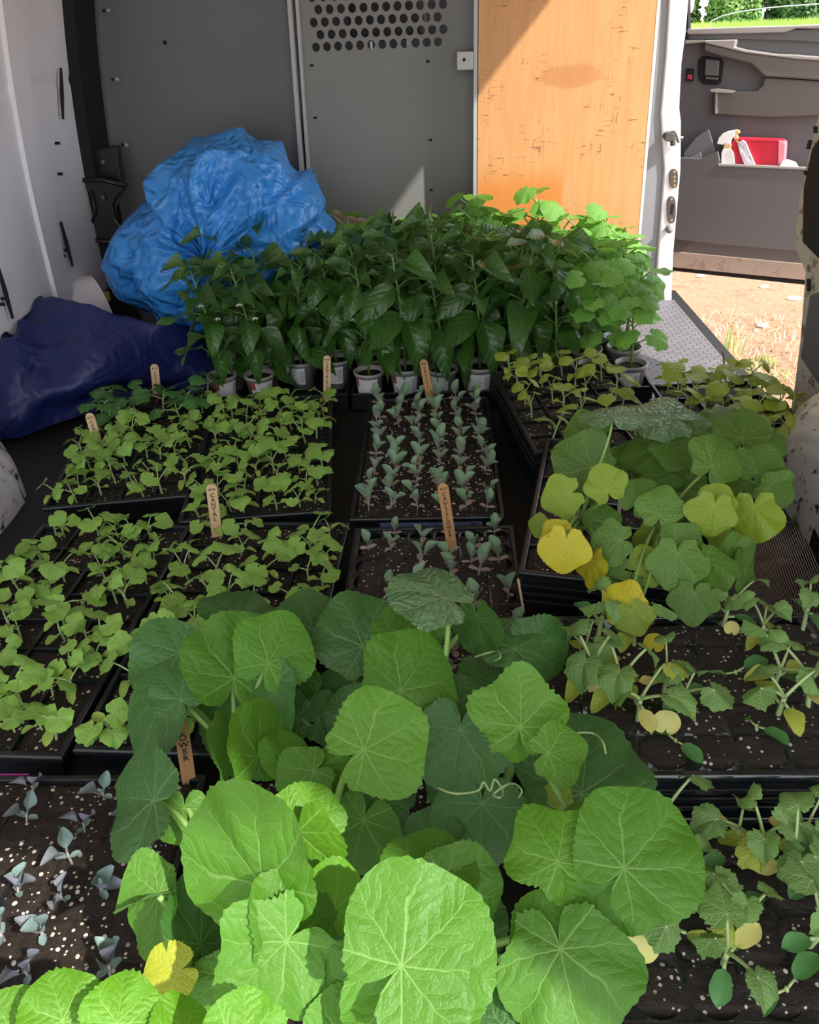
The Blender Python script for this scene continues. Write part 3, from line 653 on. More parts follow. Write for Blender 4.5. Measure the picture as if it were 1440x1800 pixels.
def prad(a):
    a = (a+math.pi) % (2*math.pi)-math.pi
    for i in range(len(pol)):
        a0, r0 = pol[i-1]; a1, r1 = pol[i]
        if i == 0: a0 -= 2*math.pi
        if a0 <= a <= a1: return lerp(r0, r1, (a-a0)/(a1-a0+1e-9))
    a0, r0 = pol[-1]; a1, r1 = pol[0]; return lerp(r0, r1, (a-a0)/(a1+2*math.pi-a0))
def tf(u, v):
    th = u*2*math.pi; ph = v*math.pi; r = prad(th)
    x, z, y = r*math.sin(ph)**.75*math.cos(th), r*math.sin(ph)**.75*math.sin(th), -.24*math.cos(ph)
    q = Vector((x, y, z)); nz = q.normalized() if q.length else Vector((0, -1, 0))
    w1 = noise.noise(Vector((x*7+2, y*4, z*7))); w2 = noise.noise(Vector((th*2.2, ph*1.2, 5)))
    e = math.sin(ph)
    d = .035*(1-abs(w1)*2.6)*.8 + .045*(.5-abs(w2)*1.8) + .013*(1-2*abs(noise.noise(Vector((x*22, y*22, z*22)))))
    # broad drapes running down from the top
    d += .016*math.sin(x*36+z*9+w1*3)
    return cc+q+nz*d*(1-.75*e**6)
blue = tag(MB().grid(tf, 200, 120).obj('blue_tarp', BLUE, smooth=True), 'bright blue tarp heaped over a bin against the bulkhead', 'tarp')
BIN = simple('grey_bin', (.13, .12, .12), .55, var=.15)
b = empty('storage_bin', (-.62, 2.42, 0)); tag(b, 'grey storage bin under the blue tarp', 'bin')
MB().frust(0, 0, .005, .23, .25, .15, .28, .18).obj('bin_body', BIN, b, bevel=.01); MB().frust(0, 0, .23, .25, .29, .19, .29, .19).obj('bin_rim', BIN, b, bevel=.005)
rows = [[(-60, 600, .02), (20, 600, .02), (52, 560, .02), (150, 560, .02), (230, 575, .02), (300, 585, .02), (380, 610, .02)],
        [(-40, 588, .20), (25, 592, .20), (48, 528, .23), (150, 542, .225), (230, 560, .20), (300, 573, .17), (385, 600, .07)],
        [(-40, 640, .17), (30, 642, .17), (80, 612, .17), (160, 620, .165), (240, 615, .14), (310, 620, .10), (395, 630, .045)],
        [(-40, 705, .10), (30, 705, .10), (90, 690, .10), (170, 680, .09), (250, 665, .07), (320, 660, .045), (390, 655, .025)],
        [(-40, 740, .06), (30, 745, .055), (90, 722, .05), (165, 700, .04), (240, 688, .03), (310, 675, .02), (380, 670, .02)],
        [(-40, 770, .015), (30, 770, .015), (90, 748, .015), (160, 725, .015), (235, 705, .012), (310, 692, .012), (370, 682, .012)]]
G = [[atz(*p) for p in r] for r in rows]
for p, q in zip(G[0], G[1]): p.x, p.y, p.z = q.x-.01, q.y+.04, .02
def cr(P, t):
    n = len(P)-1; t *= n; i = min(n-1, int(t)); t -= i
    a, b, c, d = P[max(0, i-1)], P[i], P[i+1], P[min(n, i+2)]
    return .5*((2*b)+(c-a)*t+(2*a-5*b+4*c-d)*t*t+(3*b-a-3*c+d)*t**3)
def nf(u, v):
    p = cr([cr(r, u) for r in G], v); e = min(1, v*6)*min(1, (1-v)*8)
    p = Vector(p); p.z += (.020*(.6-abs(noise.noise(Vector((p.x*5, p.y*9, 1))))*2)+.006*noise.noise(p*26))*e; p.z = max(p.z, .006)
    p.x = max(p.x, -1.045); return p
o = tag(MB().grid(nf, 110, 90).obj('navy_tarp', NAVY, smooth=True), 'dark navy tarp spread on the floor against the left wall', 'tarp')
sm = o.modifiers.new('s', 'SOLIDIFY'); sm.thickness = .002; sm.offset = 1
# white bucket behind the navy tarp
bk = tag(empty('plastic_bucket', aty(118, 556, 2.25)), 'white bucket lying on its side behind the navy tarp', 'bucket')
BR = Matrix.Rotation(math.radians(78), 3, 'Y') @ Matrix.Rotation(math.radians(20), 3, 'X')
BR = Vector((.75, .55, .15)).normalized().to_track_quat('Z', 'Y').to_matrix()
MB().lathe([(.085, .11), (.105, -.04), (.105, -.05)], 36, 0, (0, 0, 0), BR, capb=False, capt=True).obj('bucket_body', WHITEP, bk, smooth=True)
MB().lathe([(.105, -.035), (.118, -.035), (.120, -.055), (.105, -.062), (.095, -.05)], 36, 0, (0, 0, 0), BR).obj('rim', WHITEP, bk, smooth=True)
# black jack bracket in the corner
BK = simple('worn_black_metal', (.03, .028, .028), .35, .4, var=.4, vs=14, bump=.2)
jb = tag(empty('jack_bracket', aty(182, 370, 2.50)), 'black hourglass shaped metal bracket mounted in the left front corner', 'bracket')
def jpart(pts, Y, d, nm, m=BK, bv=.004):
    mb = pxprism(pts, Y, d); mb.v = [tuple(Vector(v)-jb.location) for v in mb.v]; mb.obj(nm, m, jb, bevel=bv)
jpart([(142, 314), (160, 312), (221, 324), (218, 334), (206, 345), (198, 362), (202, 385), (218, 405), (222, 425), (190, 428), (150, 420), (141, 415), (156, 398), (163, 375), (160, 345), (147, 330)], 2.48, .03, 'hourglass_plate')
jpart([(160, 262), (205, 258), (210, 300), (216, 330), (158, 330)], 2.53, .04, 'upper_plate')
jpart([(150, 425), (215, 428), (220, 485), (160, 480)], 2.53, .05, 'lower_plate')
for pts, r in [([(143, 317), (180, 316), (221, 327)], .007), ([(142, 415), (180, 425), (222, 424)], .007), ([(160, 335), (168, 372), (155, 405)], .004), ([(213, 340), (203, 365), (212, 395)], .004)]:
    mb = MB().tube([aty(x, y, 2.472)-jb.location for x, y in pts], r, 8); mb.obj('rim', BK, jb, smooth=True)
for a in [(181, 285), (181, 347), (178, 463)]:
    p = aty(*a, 2.47 if a[1] > 300 and a[1] < 400 else 2.525)-jb.location; MB().lathe([(.008, .004), (.007, -.004), (.0001, -.005)], 12, 0, p, Matrix.Rotation(-math.pi/2, 3, 'X')).obj('bolt', DSTEEL, jb)
# dark box and scraps in the corner
e = tag(empty('tool_case', (-.98, 2.46, 0)), 'dark open case on the floor behind the navy tarp', 'case')
MB().box(-.08, .06, -.08, .08, 0.002, .13).obj('case_body', BK, e, bevel=.006); MB().box(-.05, .05, -.095, -.08, .03, .05).obj('handle', DSTEEL, e, bevel=.003)
p = aty(186, 521, 2.36); tag(MB().box(-.012, .012, -.004, .004, -.014, .014).obj('yellow_tag', simple('yellow_paper', (.75, .60, .10), .6), bevel=.001), 'small yellow tag stuck on the dark case in the corner', 'tag').location = p
# board against bulkhead
a, b_ = aty(584, 372, 2.5), aty(700, 408, 2.5)
d = (b_-a).normalized(); up = Vector((-d.z, 0, d.x))
tag(MB().prism([a, b_+d*.05, b_+d*.05-up*.04, a-up*.04], (0, .04, 0)).obj('wooden_board', simple('grey_wood', (.30, .20, .14), .7, var=.3, vs=40, bump=.3), bevel=.003), 'weathered brown wooden board end behind the peppers, right of the blue tarp', 'board')
MB_ = MB().box(-.33, .06, 2.44, 2.60, .0, .215); o = MB_.obj('crate', BK, bevel=.01); tag(o, 'black crate behind the pepper plants carrying the wooden board', 'crate')

# ================================================================== TRAYS
def RZ(cx, cy, rz): return Matrix.Translation((cx, cy, 0)) @ Matrix.Rotation(rz, 4, 'Z')
def tray(cx, cy, W, D, ztop, rz, nx, ny, soil, label, mat=TRAY, zb=0.002, round_=False, stack=0, group='plastic seedling trays'):
    e = tag(empty('seedling_tray', (cx, cy, zb), rz), label, 'tray', group)
    H = ztop-zb; mb = MB(); w2, d2 = W/2, D/2; ri = .009
    # outer wall ring, tapered, with rolled rim
    def ring(a, z): return [(-w2+a, -d2+a, z), (w2-a, -d2+a, z), (w2-a, d2-a, z), (-w2+a, d2-a, z)]
    prof = [(.022, 0), (.010, H-.012), (.001, H-.010), (0, H-.003), (.002, H), (ri, H), (ri+.002, H-.012)]
    for k in range(stack):
        z = H-.028-.011*k; i = 1+k*3
        prof[i:i] = []
    vs = []
    for a, z in prof: vs += ring(a, z)
    fs = []
    for i in range(len(prof)-1):
        for j in range(4): fs.append((i*4+j, i*4+(j+1) % 4, (i+1)*4+(j+1) % 4, (i+1)*4+j))
    fs.append((3, 2, 1, 0)); mb.add(vs, fs)
    for k in range(stack):
        z = H-.026-.014*k
        if z < .01: break
        s = 1.0
        vs = ring(.014, z-.004)+ring(.000, z-.003)+ring(.000, z+.004)+ring(.012, z+.006)
        mb.add(vs, [(i*4+j, i*4+(j+1) % 4, (i+1)*4+(j+1) % 4, (i+1)*4+j) for i in range(3) for j in range(4)])
    mb.obj('tray_shell', mat, e, bevel=.0012)
    iw, idp = W-2*ri, D-2*ri
    # dividers / cell plate
    dv = MB()
    if nx:
        cw, cd = iw/nx, idp/ny
        if round_:
            for i in range(nx):
                for j in range(ny):
                    x, y = -iw/2+(i+.5)*cw, -idp/2+(j+.5)*cd; n = 24; rad = min(cw, cd)*.46; inn = []; out = []; low = []
                    for k in range(n):
                        a = 2*math.pi*k/n; ca, sa = math.cos(a), math.sin(a); kk = 1/max(abs(ca), abs(sa))
                        inn.append((x+rad*ca, y+rad*sa, H-.004)); out.append((x+kk*ca*cw/2, y+kk*sa*cd/2, H-.003)); low.append((x+rad*.9*ca, y+rad*.9*sa, H-.02))
                    fs = []
                    for k in range(n):
                        m = (k+1) % n; fs += [(k, n+k, n+m, m), (k, m, 2*n+m, 2*n+k)]
                    dv.add(inn+out+low, fs)
        else:
            for i in range(1, nx):
                x = -iw/2+i*cw; th = .004 if (i % 2 or nx >= 6) else .006; dv.box(x-th/2, x+th/2, -idp/2, idp/2, H-.02, H-(.0066 if nx == 6 else .003))
            for j in range(1, ny):
                y = -idp/2+j*cd; th = .004; dv.box(-iw/2, iw/2, y-th/2, y+th/2, H-.02, H-.0068 if nx == 6 else H-.004 if j % 2 else H-.0025)
        dv.obj('cell_dividers', mat, e)
    if soil:
        sd_ = random.Random(int(cx*1000+cy*777)); hs_ = H-(.0015 if round_ else .0040 if ny == 12 else .0085)
        def f(u, v):
            x, y = (u-.5)*(iw-.004), (v-.5)*(idp-.004); z = hs_+.0035*noise.noise(Vector((x*30+cx*9, y*30, 3)))+.0016*noise.noise(Vector((x*120, y*120+cx, 3)))
            if nx:
                gx, gy = (u*nx) % 1, (v*ny) % 1; dd = max(abs(gx-.5), abs(gy-.5))*2; z -= .008*max(0, dd-.72)
                if round_:
                    ed = min(u, 1-u, v, 1-v); z -= .016*max(0, 1-ed/.05); q2 = math.hypot(gx-.5, gy-.5); z -= .010*max(0, (q2-.56)*8)
                z += .003*noise.noise(Vector((int(u*nx)*3.7, int(v*ny)*5.1, cx)))
            return Vector((x, y, z))
        MB().grid(f, 90 if nx else 60, 130 if nx else 60).obj('soil', soil, e, smooth=True)
    return e
def tpos(e, W, D, nx, ny, i, j, z):
    iw, idp = W-.018, D-.018; l = Vector((-iw/2+(i+.5)*iw/nx, -idp/2+(j+.5)*idp/ny, 0))
    p = Matrix.Rotation(e.rotation_euler.z, 3, 'Z') @ l; return Vector((e.location.x+p.x, e.location.y+p.y, z))
ZT = .062
R_ = math.radians
trays = {}
trays['back left'] = tray(-.655, 1.525, .28, .52, ZT, R_(8), 4, 8, SOIL, 'black seedling tray at the back left by the navy tarp, cucumbers at its far end')
trays['back centre'] = tray(-.372, 1.475, .28, .54, ZT, R_(6), 4, 8, SOIL, 'black melon tray in the back row, directly left of the cauliflower tray')
trays['cauliflower'] = tray(-.030, 1.455, .28, .53, ZT, R_(0), 6, 12, SOILP, 'black tray of cauliflower seedlings in front of the pepper pots')
trays['front left'] = tray(-.605, .925, .28, .53, ZT, R_(-2.5), 4, 8, SOIL, 'black melon tray at the left edge of the second row')
trays['front centre'] = tray(-.318, .925, .28, .53, ZT, R_(-2.5), 4, 8, SOIL, 'black melon tray in the second row with a narrow gap to the nearer cauliflower tray')
trays['near cauliflower'] = tray(-.018, .905, .28, .52, ZT, R_(0), 6, 12, SOILW, 'black round celled tray of sparse cauliflower seedlings behind the big leaves', round_=True)
trays['cabbage'] = tray(-.432, .375, .28, .53, ZT-.012, R_(0), 6, 12, SOILP, 'black cell tray of purple cabbage seedlings at the lower left')
trays['pumpkin'] = tray(-.120, .375, .29, .53, ZT, R_(0), 4, 8, SOILP, 'black tray under the large leafy squash plants in front')
trays['upper squash'] = tray(.372, .705, .55, .27, .125, R_(0), 10, 5, SOILW, 'raised glossy black plug tray of squash seedlings at middle right', TRAYG, round_=True, stack=4)
trays['lower squash'] = tray(.372, .462, .55, .225, ZT, R_(0), 10, 4, SOILW, 'black plug tray of squash seedlings at the lower right corner', TRAYG, round_=True)
trays['old squash'] = tray(.288, 1.112, .28, .44, .135, R_(-12), 4, 6, SOIL, 'black tray of yellowing old squash plants in the middle right', stack=3, zb=.06)
trays['lime'] = tray(.275, 1.52, .27, .40, .13, R_(8), 4, 6, SOIL, 'tilted black tray of small lime seedlings right of the cauliflower tray', stack=2)
trays['door'] = tray(.61, 1.535, .24, .38, ZT+.02, R_(3), 3, 5, SOIL, 'black tray of seedlings beside the side door sill')
# glossy empty pan
e = tag(empty('drip_tray', (.515, 1.10, .002), R_(-9)), 'empty wet glossy black tray beside the right wheel housing', 'tray')
t = NT('wet_black_plastic'); v = t.coord(); t.setc((.004, .005, .006)); t.p.inputs['Roughness'].default_value = .12
t.bump(t.math('ADD', t.math('SINE', t.math('MULTIPLY', t.n('ShaderNodeSeparateXYZ', inp={0: v}).outputs[0], 1500)), t.math('MULTIPLY', t.noise(v, 30, 5), 4)), .3, .003); WETB = t.mat
MB().box(-.11, .11, -.26, .26, 0, .014).obj('pan_floor', WETB, e)
mb = MB()
for s in (-1, 1):
    mb.box(s*.115-.005, s*.115+.005, -.27, .27, 0, .05); mb.box(-.12, .12, s*.265-.005, s*.265+.005, 0, .05)
mb.obj('pan_rim', TRAYG, e, bevel=.002)

# ------------------------------------------------------------------ seedling prototypes
ORD = ['first', 'second', 'third', 'fourth', 'fifth', 'sixth', 'seventh', 'eighth', 'ninth', 'tenth', 'eleventh', 'twelfth']
MELL = [leaf_mesh('melon_leaf_%d' % i, L_MEL, 'melon', 4, 30, cup=[-.25, .15, -.35, .05, -.12][i], wave=.07, teeth=.05, lobes=.05, fold=[.1, -.1, .25, 0, .2][i], seed=i, droop=.2) for i in range(5)]
CUCL = [leaf_mesh('cucumber_leaf_%d' % i, L_CUC, 'angular', 5, 36, cup=[-.2, .05, -.3][i], wave=.05, teeth=.03, lobes=.06, seed=20+i, droop=.2) for i in range(3)]
MELC = [leaf_mesh('melon_cotyledon_%d' % i, L_MELC, 'oval', 3, 0, cup=.3, droop=.3*i, wave=.03, seed=i) for i in range(3)]
def arc(p, q, bow, n=6):
    m = (p+q)/2+Vector((0, 0, bow)); return [p*(1-t)**2+m*2*t*(1-t)+q*t*t for t in [i/n for i in range(n+1)]]
def seedling(name, seed, leaves, cots, stem_h, pet, lr, cl, stemmat, Lset, Cset, cat, up=.6, srad=.0016, face=.55):
    rr = random.Random(seed); e = empty(name); e['category'] = cat; top = Vector((rr.uniform(-.1, .1)*stem_h, rr.uniform(-.1, .1)*stem_h, stem_h)); mb = MB()
    mb.tube(arc(Vector((0, 0, -.004)), top, 0, 4), [srad*1.1]*3+[srad]*2, 6)
    a0 = rr.random()*6.28; jobs = []
    for i in range(leaves):
        a = a0+i*2.3+rr.uniform(-.4, .4); L = pet*rr.uniform(.6, 1.2); el = rr.uniform(.35, 1.15)*up*1.5
        tip = top+Vector((math.cos(a)*math.cos(el), math.sin(a)*math.cos(el), math.sin(el)))*L
        mb.tube(arc(top, tip, L*.15), [srad*.8, srad*.75, srad*.7, srad*.65, srad*.6, srad*.6, srad*.55], 5)
        jobs.append(('leaf', rr.choice(Lset), tip, a, lr*rr.uniform(.7, 1.15)))
    for i in range(cots):
        a = a0+1.0+i*math.pi+rr.uniform(-.3, .3); p = top*rr.uniform(.6, .85); q = p+Vector((math.cos(a), math.sin(a), .25))*cl*.35
        mb.tube([p, q], srad*.7, 5); jobs.append(('seed_leaf', rr.choice(Cset), q, a, cl))
    mb.obj('stem', stemmat, e, smooth=True)
    for nm, me, p, a, s in jobs:
        out = Vector((math.cos(a), math.sin(a), 0))
        if nm == 'leaf': yd = out+Vector((0, 0, rr.uniform(-.5, .1))); zd = Vector((rr.uniform(-.3, .3), -face*rr.uniform(.2, 1.2), 1))
        else: yd = out+Vector((0, 0, rr.uniform(-.15, .35))); zd = Vector((0, 0, 1))
        put_leaf(me, e, p, yd, zd, s, nm)
    return e
protos = []
def proto(*a, **k): e = seedling(*a, **k); e['proto'] = 1; protos.append(e); return e
PM = [proto('melon_seedling', i, [3, 2, 3, 2, 3, 2][i], [2, 2, 1, 2, 2, 1][i], .024, .027, .0200, .020, STEMM, MELL, MELC, 'seedling') for i in range(6)]
PC = [proto('cucumber_seedling', 30+i, 3, 1, .032, .034, .030, .025, STEMM, CUCL, MELC, 'seedling') for i in range(3)]
def rad_seedling(name, seed, L, Lset, Cset, stemmat, lean=.55, n=2):
    rr = random.Random(seed); e = empty(name); e['category'] = 'seedling'; e['proto'] = 1; protos.append(e); h = L*.7
    top = Vector((0, 0, h)); MB().tube([Vector((0, 0, -.004)), top], [.0013, .0012], 6).obj('stem', stemmat, e, smooth=True); a0 = rr.random()*6.28
    for i in range(n):
        a = a0+i*(math.pi*.8)+rr.uniform(-.4, .4); ln = lean*rr.uniform(.5, 1.2); out = Vector((math.cos(a), math.sin(a), 0))
        yd = out*math.sin(ln)+Vector((0, 0, math.cos(ln))); zd = Vector((0, 0, 1))*.3-out*math.cos(ln)+Vector((0, -.35, 0))
        put_leaf(rr.choice(Lset), e, top*.9, yd, zd, L*rr.uniform(.8, 1.2), 'leaf')
    for i in range(2):
        a = a0+1.2+i*math.pi; out = Vector((math.cos(a), math.sin(a), 0)); put_leaf(rr.choice(Cset), e, top*.6, out+Vector((0, 0, .2)), (0, 0, 1), L*.5, 'seed_leaf')
    return e
CAUL = [leaf_mesh('cauli_leaf_%d' % i, L_CAU, 'spoon', 4, 0, cup=.6, droop=.15*i, wave=.04, seed=i) for i in range(3)]
CABL = [leaf_mesh('cabbage_leaf_%d' % i, [L_CAB, L_CABP, L_CABP][i], 'spoon', 4, 0, cup=.6, droop=.15*i, wave=.08, seed=i+9) for i in range(3)]
COTP = [leaf_mesh('pink_cot', L_COTP, 'oval', 2, 0, cup=.3, seed=1)]; COTGm = [leaf_mesh('green_cot', L_CAB, 'oval', 2, 0, cup=.3, seed=1)]
PF = [rad_seedling('cauliflower_seedling', 60+i, .033, CAUL, COTP, STEMC, n=[2, 2, 3, 2][i]) for i in range(4)]
PB = [rad_seedling('cabbage_seedling', 70+i, .026, CABL, COTGm, STEMC, lean=.75, n=[2, 3, 2][i]) for i in range(3)]
SQL = [leaf_mesh('squash_seedling_leaf_%d' % i, [L_SQ, L_SQ, L_SQ, L_SQY][i], 'angular', 5, 40, cup=[-.3, .1, -.4, -.2][i], wave=.05, teeth=.07, lobes=.05, fold=[.8, -.6, .4, -.9][i], seed=40+i, droop=.25) for i in range(4)]
SQC = [leaf_mesh('pale_cot', L_COTY, 'oval', 4, 0, cup=.1, droop=.1, seed=3), leaf_mesh('green_cot_b', L_COTG, 'oval', 4, 0, cup=.2, droop=.2, seed=4), leaf_mesh('lime_cot', L_SQY, 'oval', 4, 0, cup=.2, droop=.4, seed=5)]
PS = [proto('squash_seedling', 80+i, 3, 2, .036, .042, .0245, .030, STEMM, SQL, [SQC[[1, 0, 2, 1, 2][i]], SQC[[1, 2, 2, 0, 1][i]]], 'seedling', up=.8, srad=.0026) for i in range(5)]
PSS = [proto('squash_sprout', 90+i, 0, 2, .012, 0, 0, .032, STEMM, SQL, [SQC[1]], 'seedling', srad=.002) for i in range(2)]
SML = [leaf_mesh('lime_leaf_%d' % i, L_SMY, 'squash', 4, 30, cup=[-.2, .1, -.3][i], wave=.04, teeth=.015, lobes=.04, seed=50+i, droop=.15) for i in range(3)]
PY = [proto('lime_squash_seedling', 100+i, [3, 4, 2][i], 1, .035, .030, .021, .022, STEMM, SML, [SQC[2]], 'seedling', up=.9) for i in range(3)]
used = set()
def plant(ps, rr, loc, label, group, sc=1, tilt=.15, rz=None):
    p = rr.choice(ps); args = (loc, rr.random()*6.28 if rz is None else rz, sc*rr.uniform(.85, 1.2), (rr.uniform(-tilt, tilt), rr.uniform(-tilt, tilt)))
    if p.name not in used:
        used.add(p.name); p.location = args[0]; p.rotation_euler = (args[3][0], args[3][1], args[1]); p.scale = (args[2],)*3; o = p
    else: o = dup(p, *args)
    if 'proto' in o: del o['proto']
    o['label'] = label; o['group'] = group; o['category'] = 'seedling'; return o
def two(o, i, nx): return '%s from the left' % ORD[i]
for key, phr, nrows in [('back left', 'back left', 8), ('back centre', 'back middle', 8), ('front left', 'second row left', 8), ('front centre', 'second row middle', 8)]:
    e = trays[key]; rr = random.Random(hash(key) % 1 + len(key)*13)
    for j in range(8):
        for i in range(4):
            for s in range(2):
                if rr.random() < .24: continue
                D = .52 if key == 'back left' else .54 if key == 'back centre' else .53
                p = tpos(e, .28, D, 4, 8, i, j, ZT-.009); p += Vector((rr.uniform(-.012, .012), rr.uniform(-.012, .012), 0)) + Vector(((s-.5)*.026, rr.uniform(-.012, .012), 0))
                if key == 'back left' and j > 4:
                    if s == 1 and rr.random() < .5: continue
                    plant(PC, rr, p, 'dark cucumber seedling, back left tray, %s row from the front, %s cell, %s side' % (ORD[j], ORD[i], ['left', 'right'][s]), 'cucumber seedlings in the back left tray')
                else:
                    plant(PM, rr, p, 'small melon seedling, %s tray, %s row from the front, %s cell, %s side' % (phr, ORD[j], ORD[i], ['left', 'right'][s]), 'melon seedlings in the %s tray' % phr)
rr = random.Random(5)
for key, phr, dens in (('cauliflower', 'back', .86), ('near cauliflower', 'nearer', .74)):
    e = trays[key]
    for j in range(12):
        for i in range(6):
            if rr.random() > dens*(1 if (i+j) % 2 == 0 or key[0] == 'c' else .75): continue
            p = tpos(e, .28, .53, 6, 12, i, j, ZT-.009)+Vector((rr.uniform(-.006, .006), rr.uniform(-.008, .008), 0))
            plant(PF, rr, p, 'blue-green cauliflower seedling, %s cauliflower tray, %s row from the front, %s from the left' % (phr, ORD[j], ORD[i]), 'cauliflower seedlings in the %s tray' % phr)
e = trays['cabbage']
for j in range(4, 12):
    for i in range(6):
        if rr.random() > .62: continue
        p = tpos(e, .28, .53, 6, 12, i, j, ZT-.021)+Vector((rr.uniform(-.008, .008), rr.uniform(-.008, .008), 0))
        plant(PB, rr, p, 'purple-grey cabbage seedling, lower left tray, %s row from its far end, %s from the left' % (ORD[11-j], ORD[i]), 'cabbage seedlings in the lower left tray', tilt=.3)
# squash seedlings, placed where the photo shows them
for key, z, pts in (('upper', .117, [(1020, 1165), (1075, 1230), (1040, 1200), (1190, 1245), (1120, 1265), (1115, 1130), (1270, 1100), (1345, 1130), (1410, 1105), (1360, 1200), (1365, 1255), (1420, 1240), (1050, 1120), (1165, 1215)]),
                    ('lower', .053, [(1130, 1490), (1290, 1480), (1250, 1600), (1185, 1650), (1370, 1540), (1340, 1500), (1420, 1660), (1270, 1690), (1400, 1480), (1160, 1430), (1215, 1540), (1430, 1560), (1310, 1640)])):
    pts = sorted(pts)
    for k, (px, py) in enumerate(pts):
        p = atz(px, py+8, z)
        p.y = min(max(p.y, .59 if key == 'upper' else .36), .83 if key == 'upper' else .56)
        plant(PS, rr, p, 'wilting squash seedling, %s right plug tray, %s plant from the left' % (key, ORD[k] if k < 12 else ['thirteenth', 'fourteenth'][k-12]), 'squash seedlings in the %s right tray' % key, sc=1.0 if key == 'upper' else .95, tilt=.2)
for k, (px, py, z, lb) in enumerate([(1190, 1310, .117, 'tiny dark green sprout below the round pale seed leaf, front rim of the raised tray'), (1295, 1190, .117, 'lone dark green seed leaf sprout in the middle of the raised right tray'), (1330, 1290, .117, 'dark green two-leaved sprout near the front of the raised right tray'), (1385, 1750, .053, 'bright green two-leaved sprout at the front of the lower right tray')]):
    plant(PSS, rr, atz(px, py, z), lb, 'squash sprouts', tilt=.3)
# fallen pale seed leaves
for k, (px, py, z, s, lb, me) in enumerate([(1172, 1277, .132, .040, 'round pale yellow seed leaf lying in the raised right tray', SQC[0]), (1034, 1208, .128, .036, 'oval dull yellow seed leaf at the left of the raised right tray', SQC[0]), (1130, 1676, .075, .042, 'round pale yellow seed leaf beside the lower right squash stems', SQC[0]), (1287, 1108, .128, .026, 'pale yellow seed leaf at the back of the raised right tray', SQC[0]), (1150, 1135, .135, .034, 'speckled yellow leaf standing in the raised right tray', SQC[2])]):
    mm = leaf_mesh('loose_%d' % k, L_COTY if k != 4 else L_YEL, 'melon', 4, 30, cup=-.15, wave=.02, teeth=0, lobes=.0, seed=k)
    o = put_leaf(mm, None, atz(px, py, z), cR*.2+cU, -fwd, s*.5, 'fallen_seed_leaf'); tag(o, lb, 'leaf')
# lime seedlings
e = trays['lime']
for j in range(6):
    for i in range(4):
        if rr.random() < .12: continue
        p = tpos(e, .27, .40, 4, 6, i, j, .121); plant(PY, rr, p+Vector((rr.uniform(-.012, .012), rr.uniform(-.012, .012), 0)), 'lime seedling, tilted tray beside the cauliflower, %s row from front, %s from left' % (ORD[j], ORD[i]), 'lime seedlings in the tilted tray')
e = trays['door']
for j in range(5):
    for i in range(3):
        for s in range(2):
            if rr.random() < .2: continue
            p = tpos(e, .24, .38, 3, 5, i, j, .074)+Vector(((s-.5)*.03, rr.uniform(-.01, .01), 0))
            plant(PY, rr, p, 'seedling, tray by side door, %s row from front, %s cell, %s' % (ORD[j], ORD[i], ['left', 'right'][s]), 'seedlings in the tray by the door', sc=1.15)

# ================================================================== BIG LEAFY PLANTS
def hero(leaves, bases, labels, name, group, ground, stemr=.0042, cat='plant', Ldef=None, kindn='squash', teeth=.02):
    roots = []
    for (bx, by), lb in zip(bases, labels):
        e = tag(empty(name, (bx, by, ground)), lb, cat, group); roots.append(e)
        MB().tube([(0, 0, -.006), (.004, 0, .02), (0, .003, .045)], [stemr*1.5, stemr*1.6, stemr*1.3], 8).obj('stem', STEM, e, smooth=True)
    for k, L in enumerate(leaves):
        ax, ay, ang, size, z, pit, rol, mat = L[:8]; opt = L[8] if len(L) > 8 else {}
        P = atz(ax, ay, z); depth = (P-CAM).dot(fwd); S = size*depth/F/.97
        vd = (CAM-P).normalized(); a = math.radians(ang); ey = cR*math.cos(a)+cU*math.sin(a); ey = (ey-vd*ey.dot(vd)).normalized(); ex = ey.cross(vd)
        pr, rr_ = math.radians(pit), math.radians(rol)
        ey2 = ey*math.cos(pr)-vd*math.sin(pr); ez = ex.cross(ey2).normalized(); ez = ez*math.cos(rr_)+ex*math.sin(rr_)
        b = min(roots, key=lambda r: (Vector((r.location.x, r.location.y))-Vector((P.x, P.y))).length+random.Random(k).random()*.02)
        rs = random.Random(k+len(leaves))
        me = leaf_mesh('leaf', mat, opt.get('kind', kindn), 9, 88, cup=opt.get('cup', rs.uniform(-.12, .14)), fold=opt.get('fold', rs.uniform(-.05, .12)), droop=opt.get('droop', rs.uniform(0, .2)), wave=opt.get('wave', .045), teeth=opt.get('teeth', teeth), lobes=opt.get('lobes', rs.uniform(.01, .05) if cat == 'plant' and teeth > .015 else rs.uniform(.04, .085)), seed=k*3+1)
        put_leaf(me, b, P, ey2, ez, S)
        b0 = b.location+Vector((0, 0, .035)); dd = (P-b0); end = P-ez*.001
        pts = bez(b0, b0+Vector((dd.x*.1, dd.y*.1, dd.length*.45)), end-ez*dd.length*.22-ey2*dd.length*.12, end, 12)
        pts = [p-b.location for p in pts]
        MB().tube(pts, [stemr*lerp(1, .6, i/12) for i in range(13)], 8).obj('petiole', STEM, b, smooth=True)
    return roots
G1, G2, G3, GY = L_PUMP, L_PUMPD, L_PUMPB, L_PUMPY
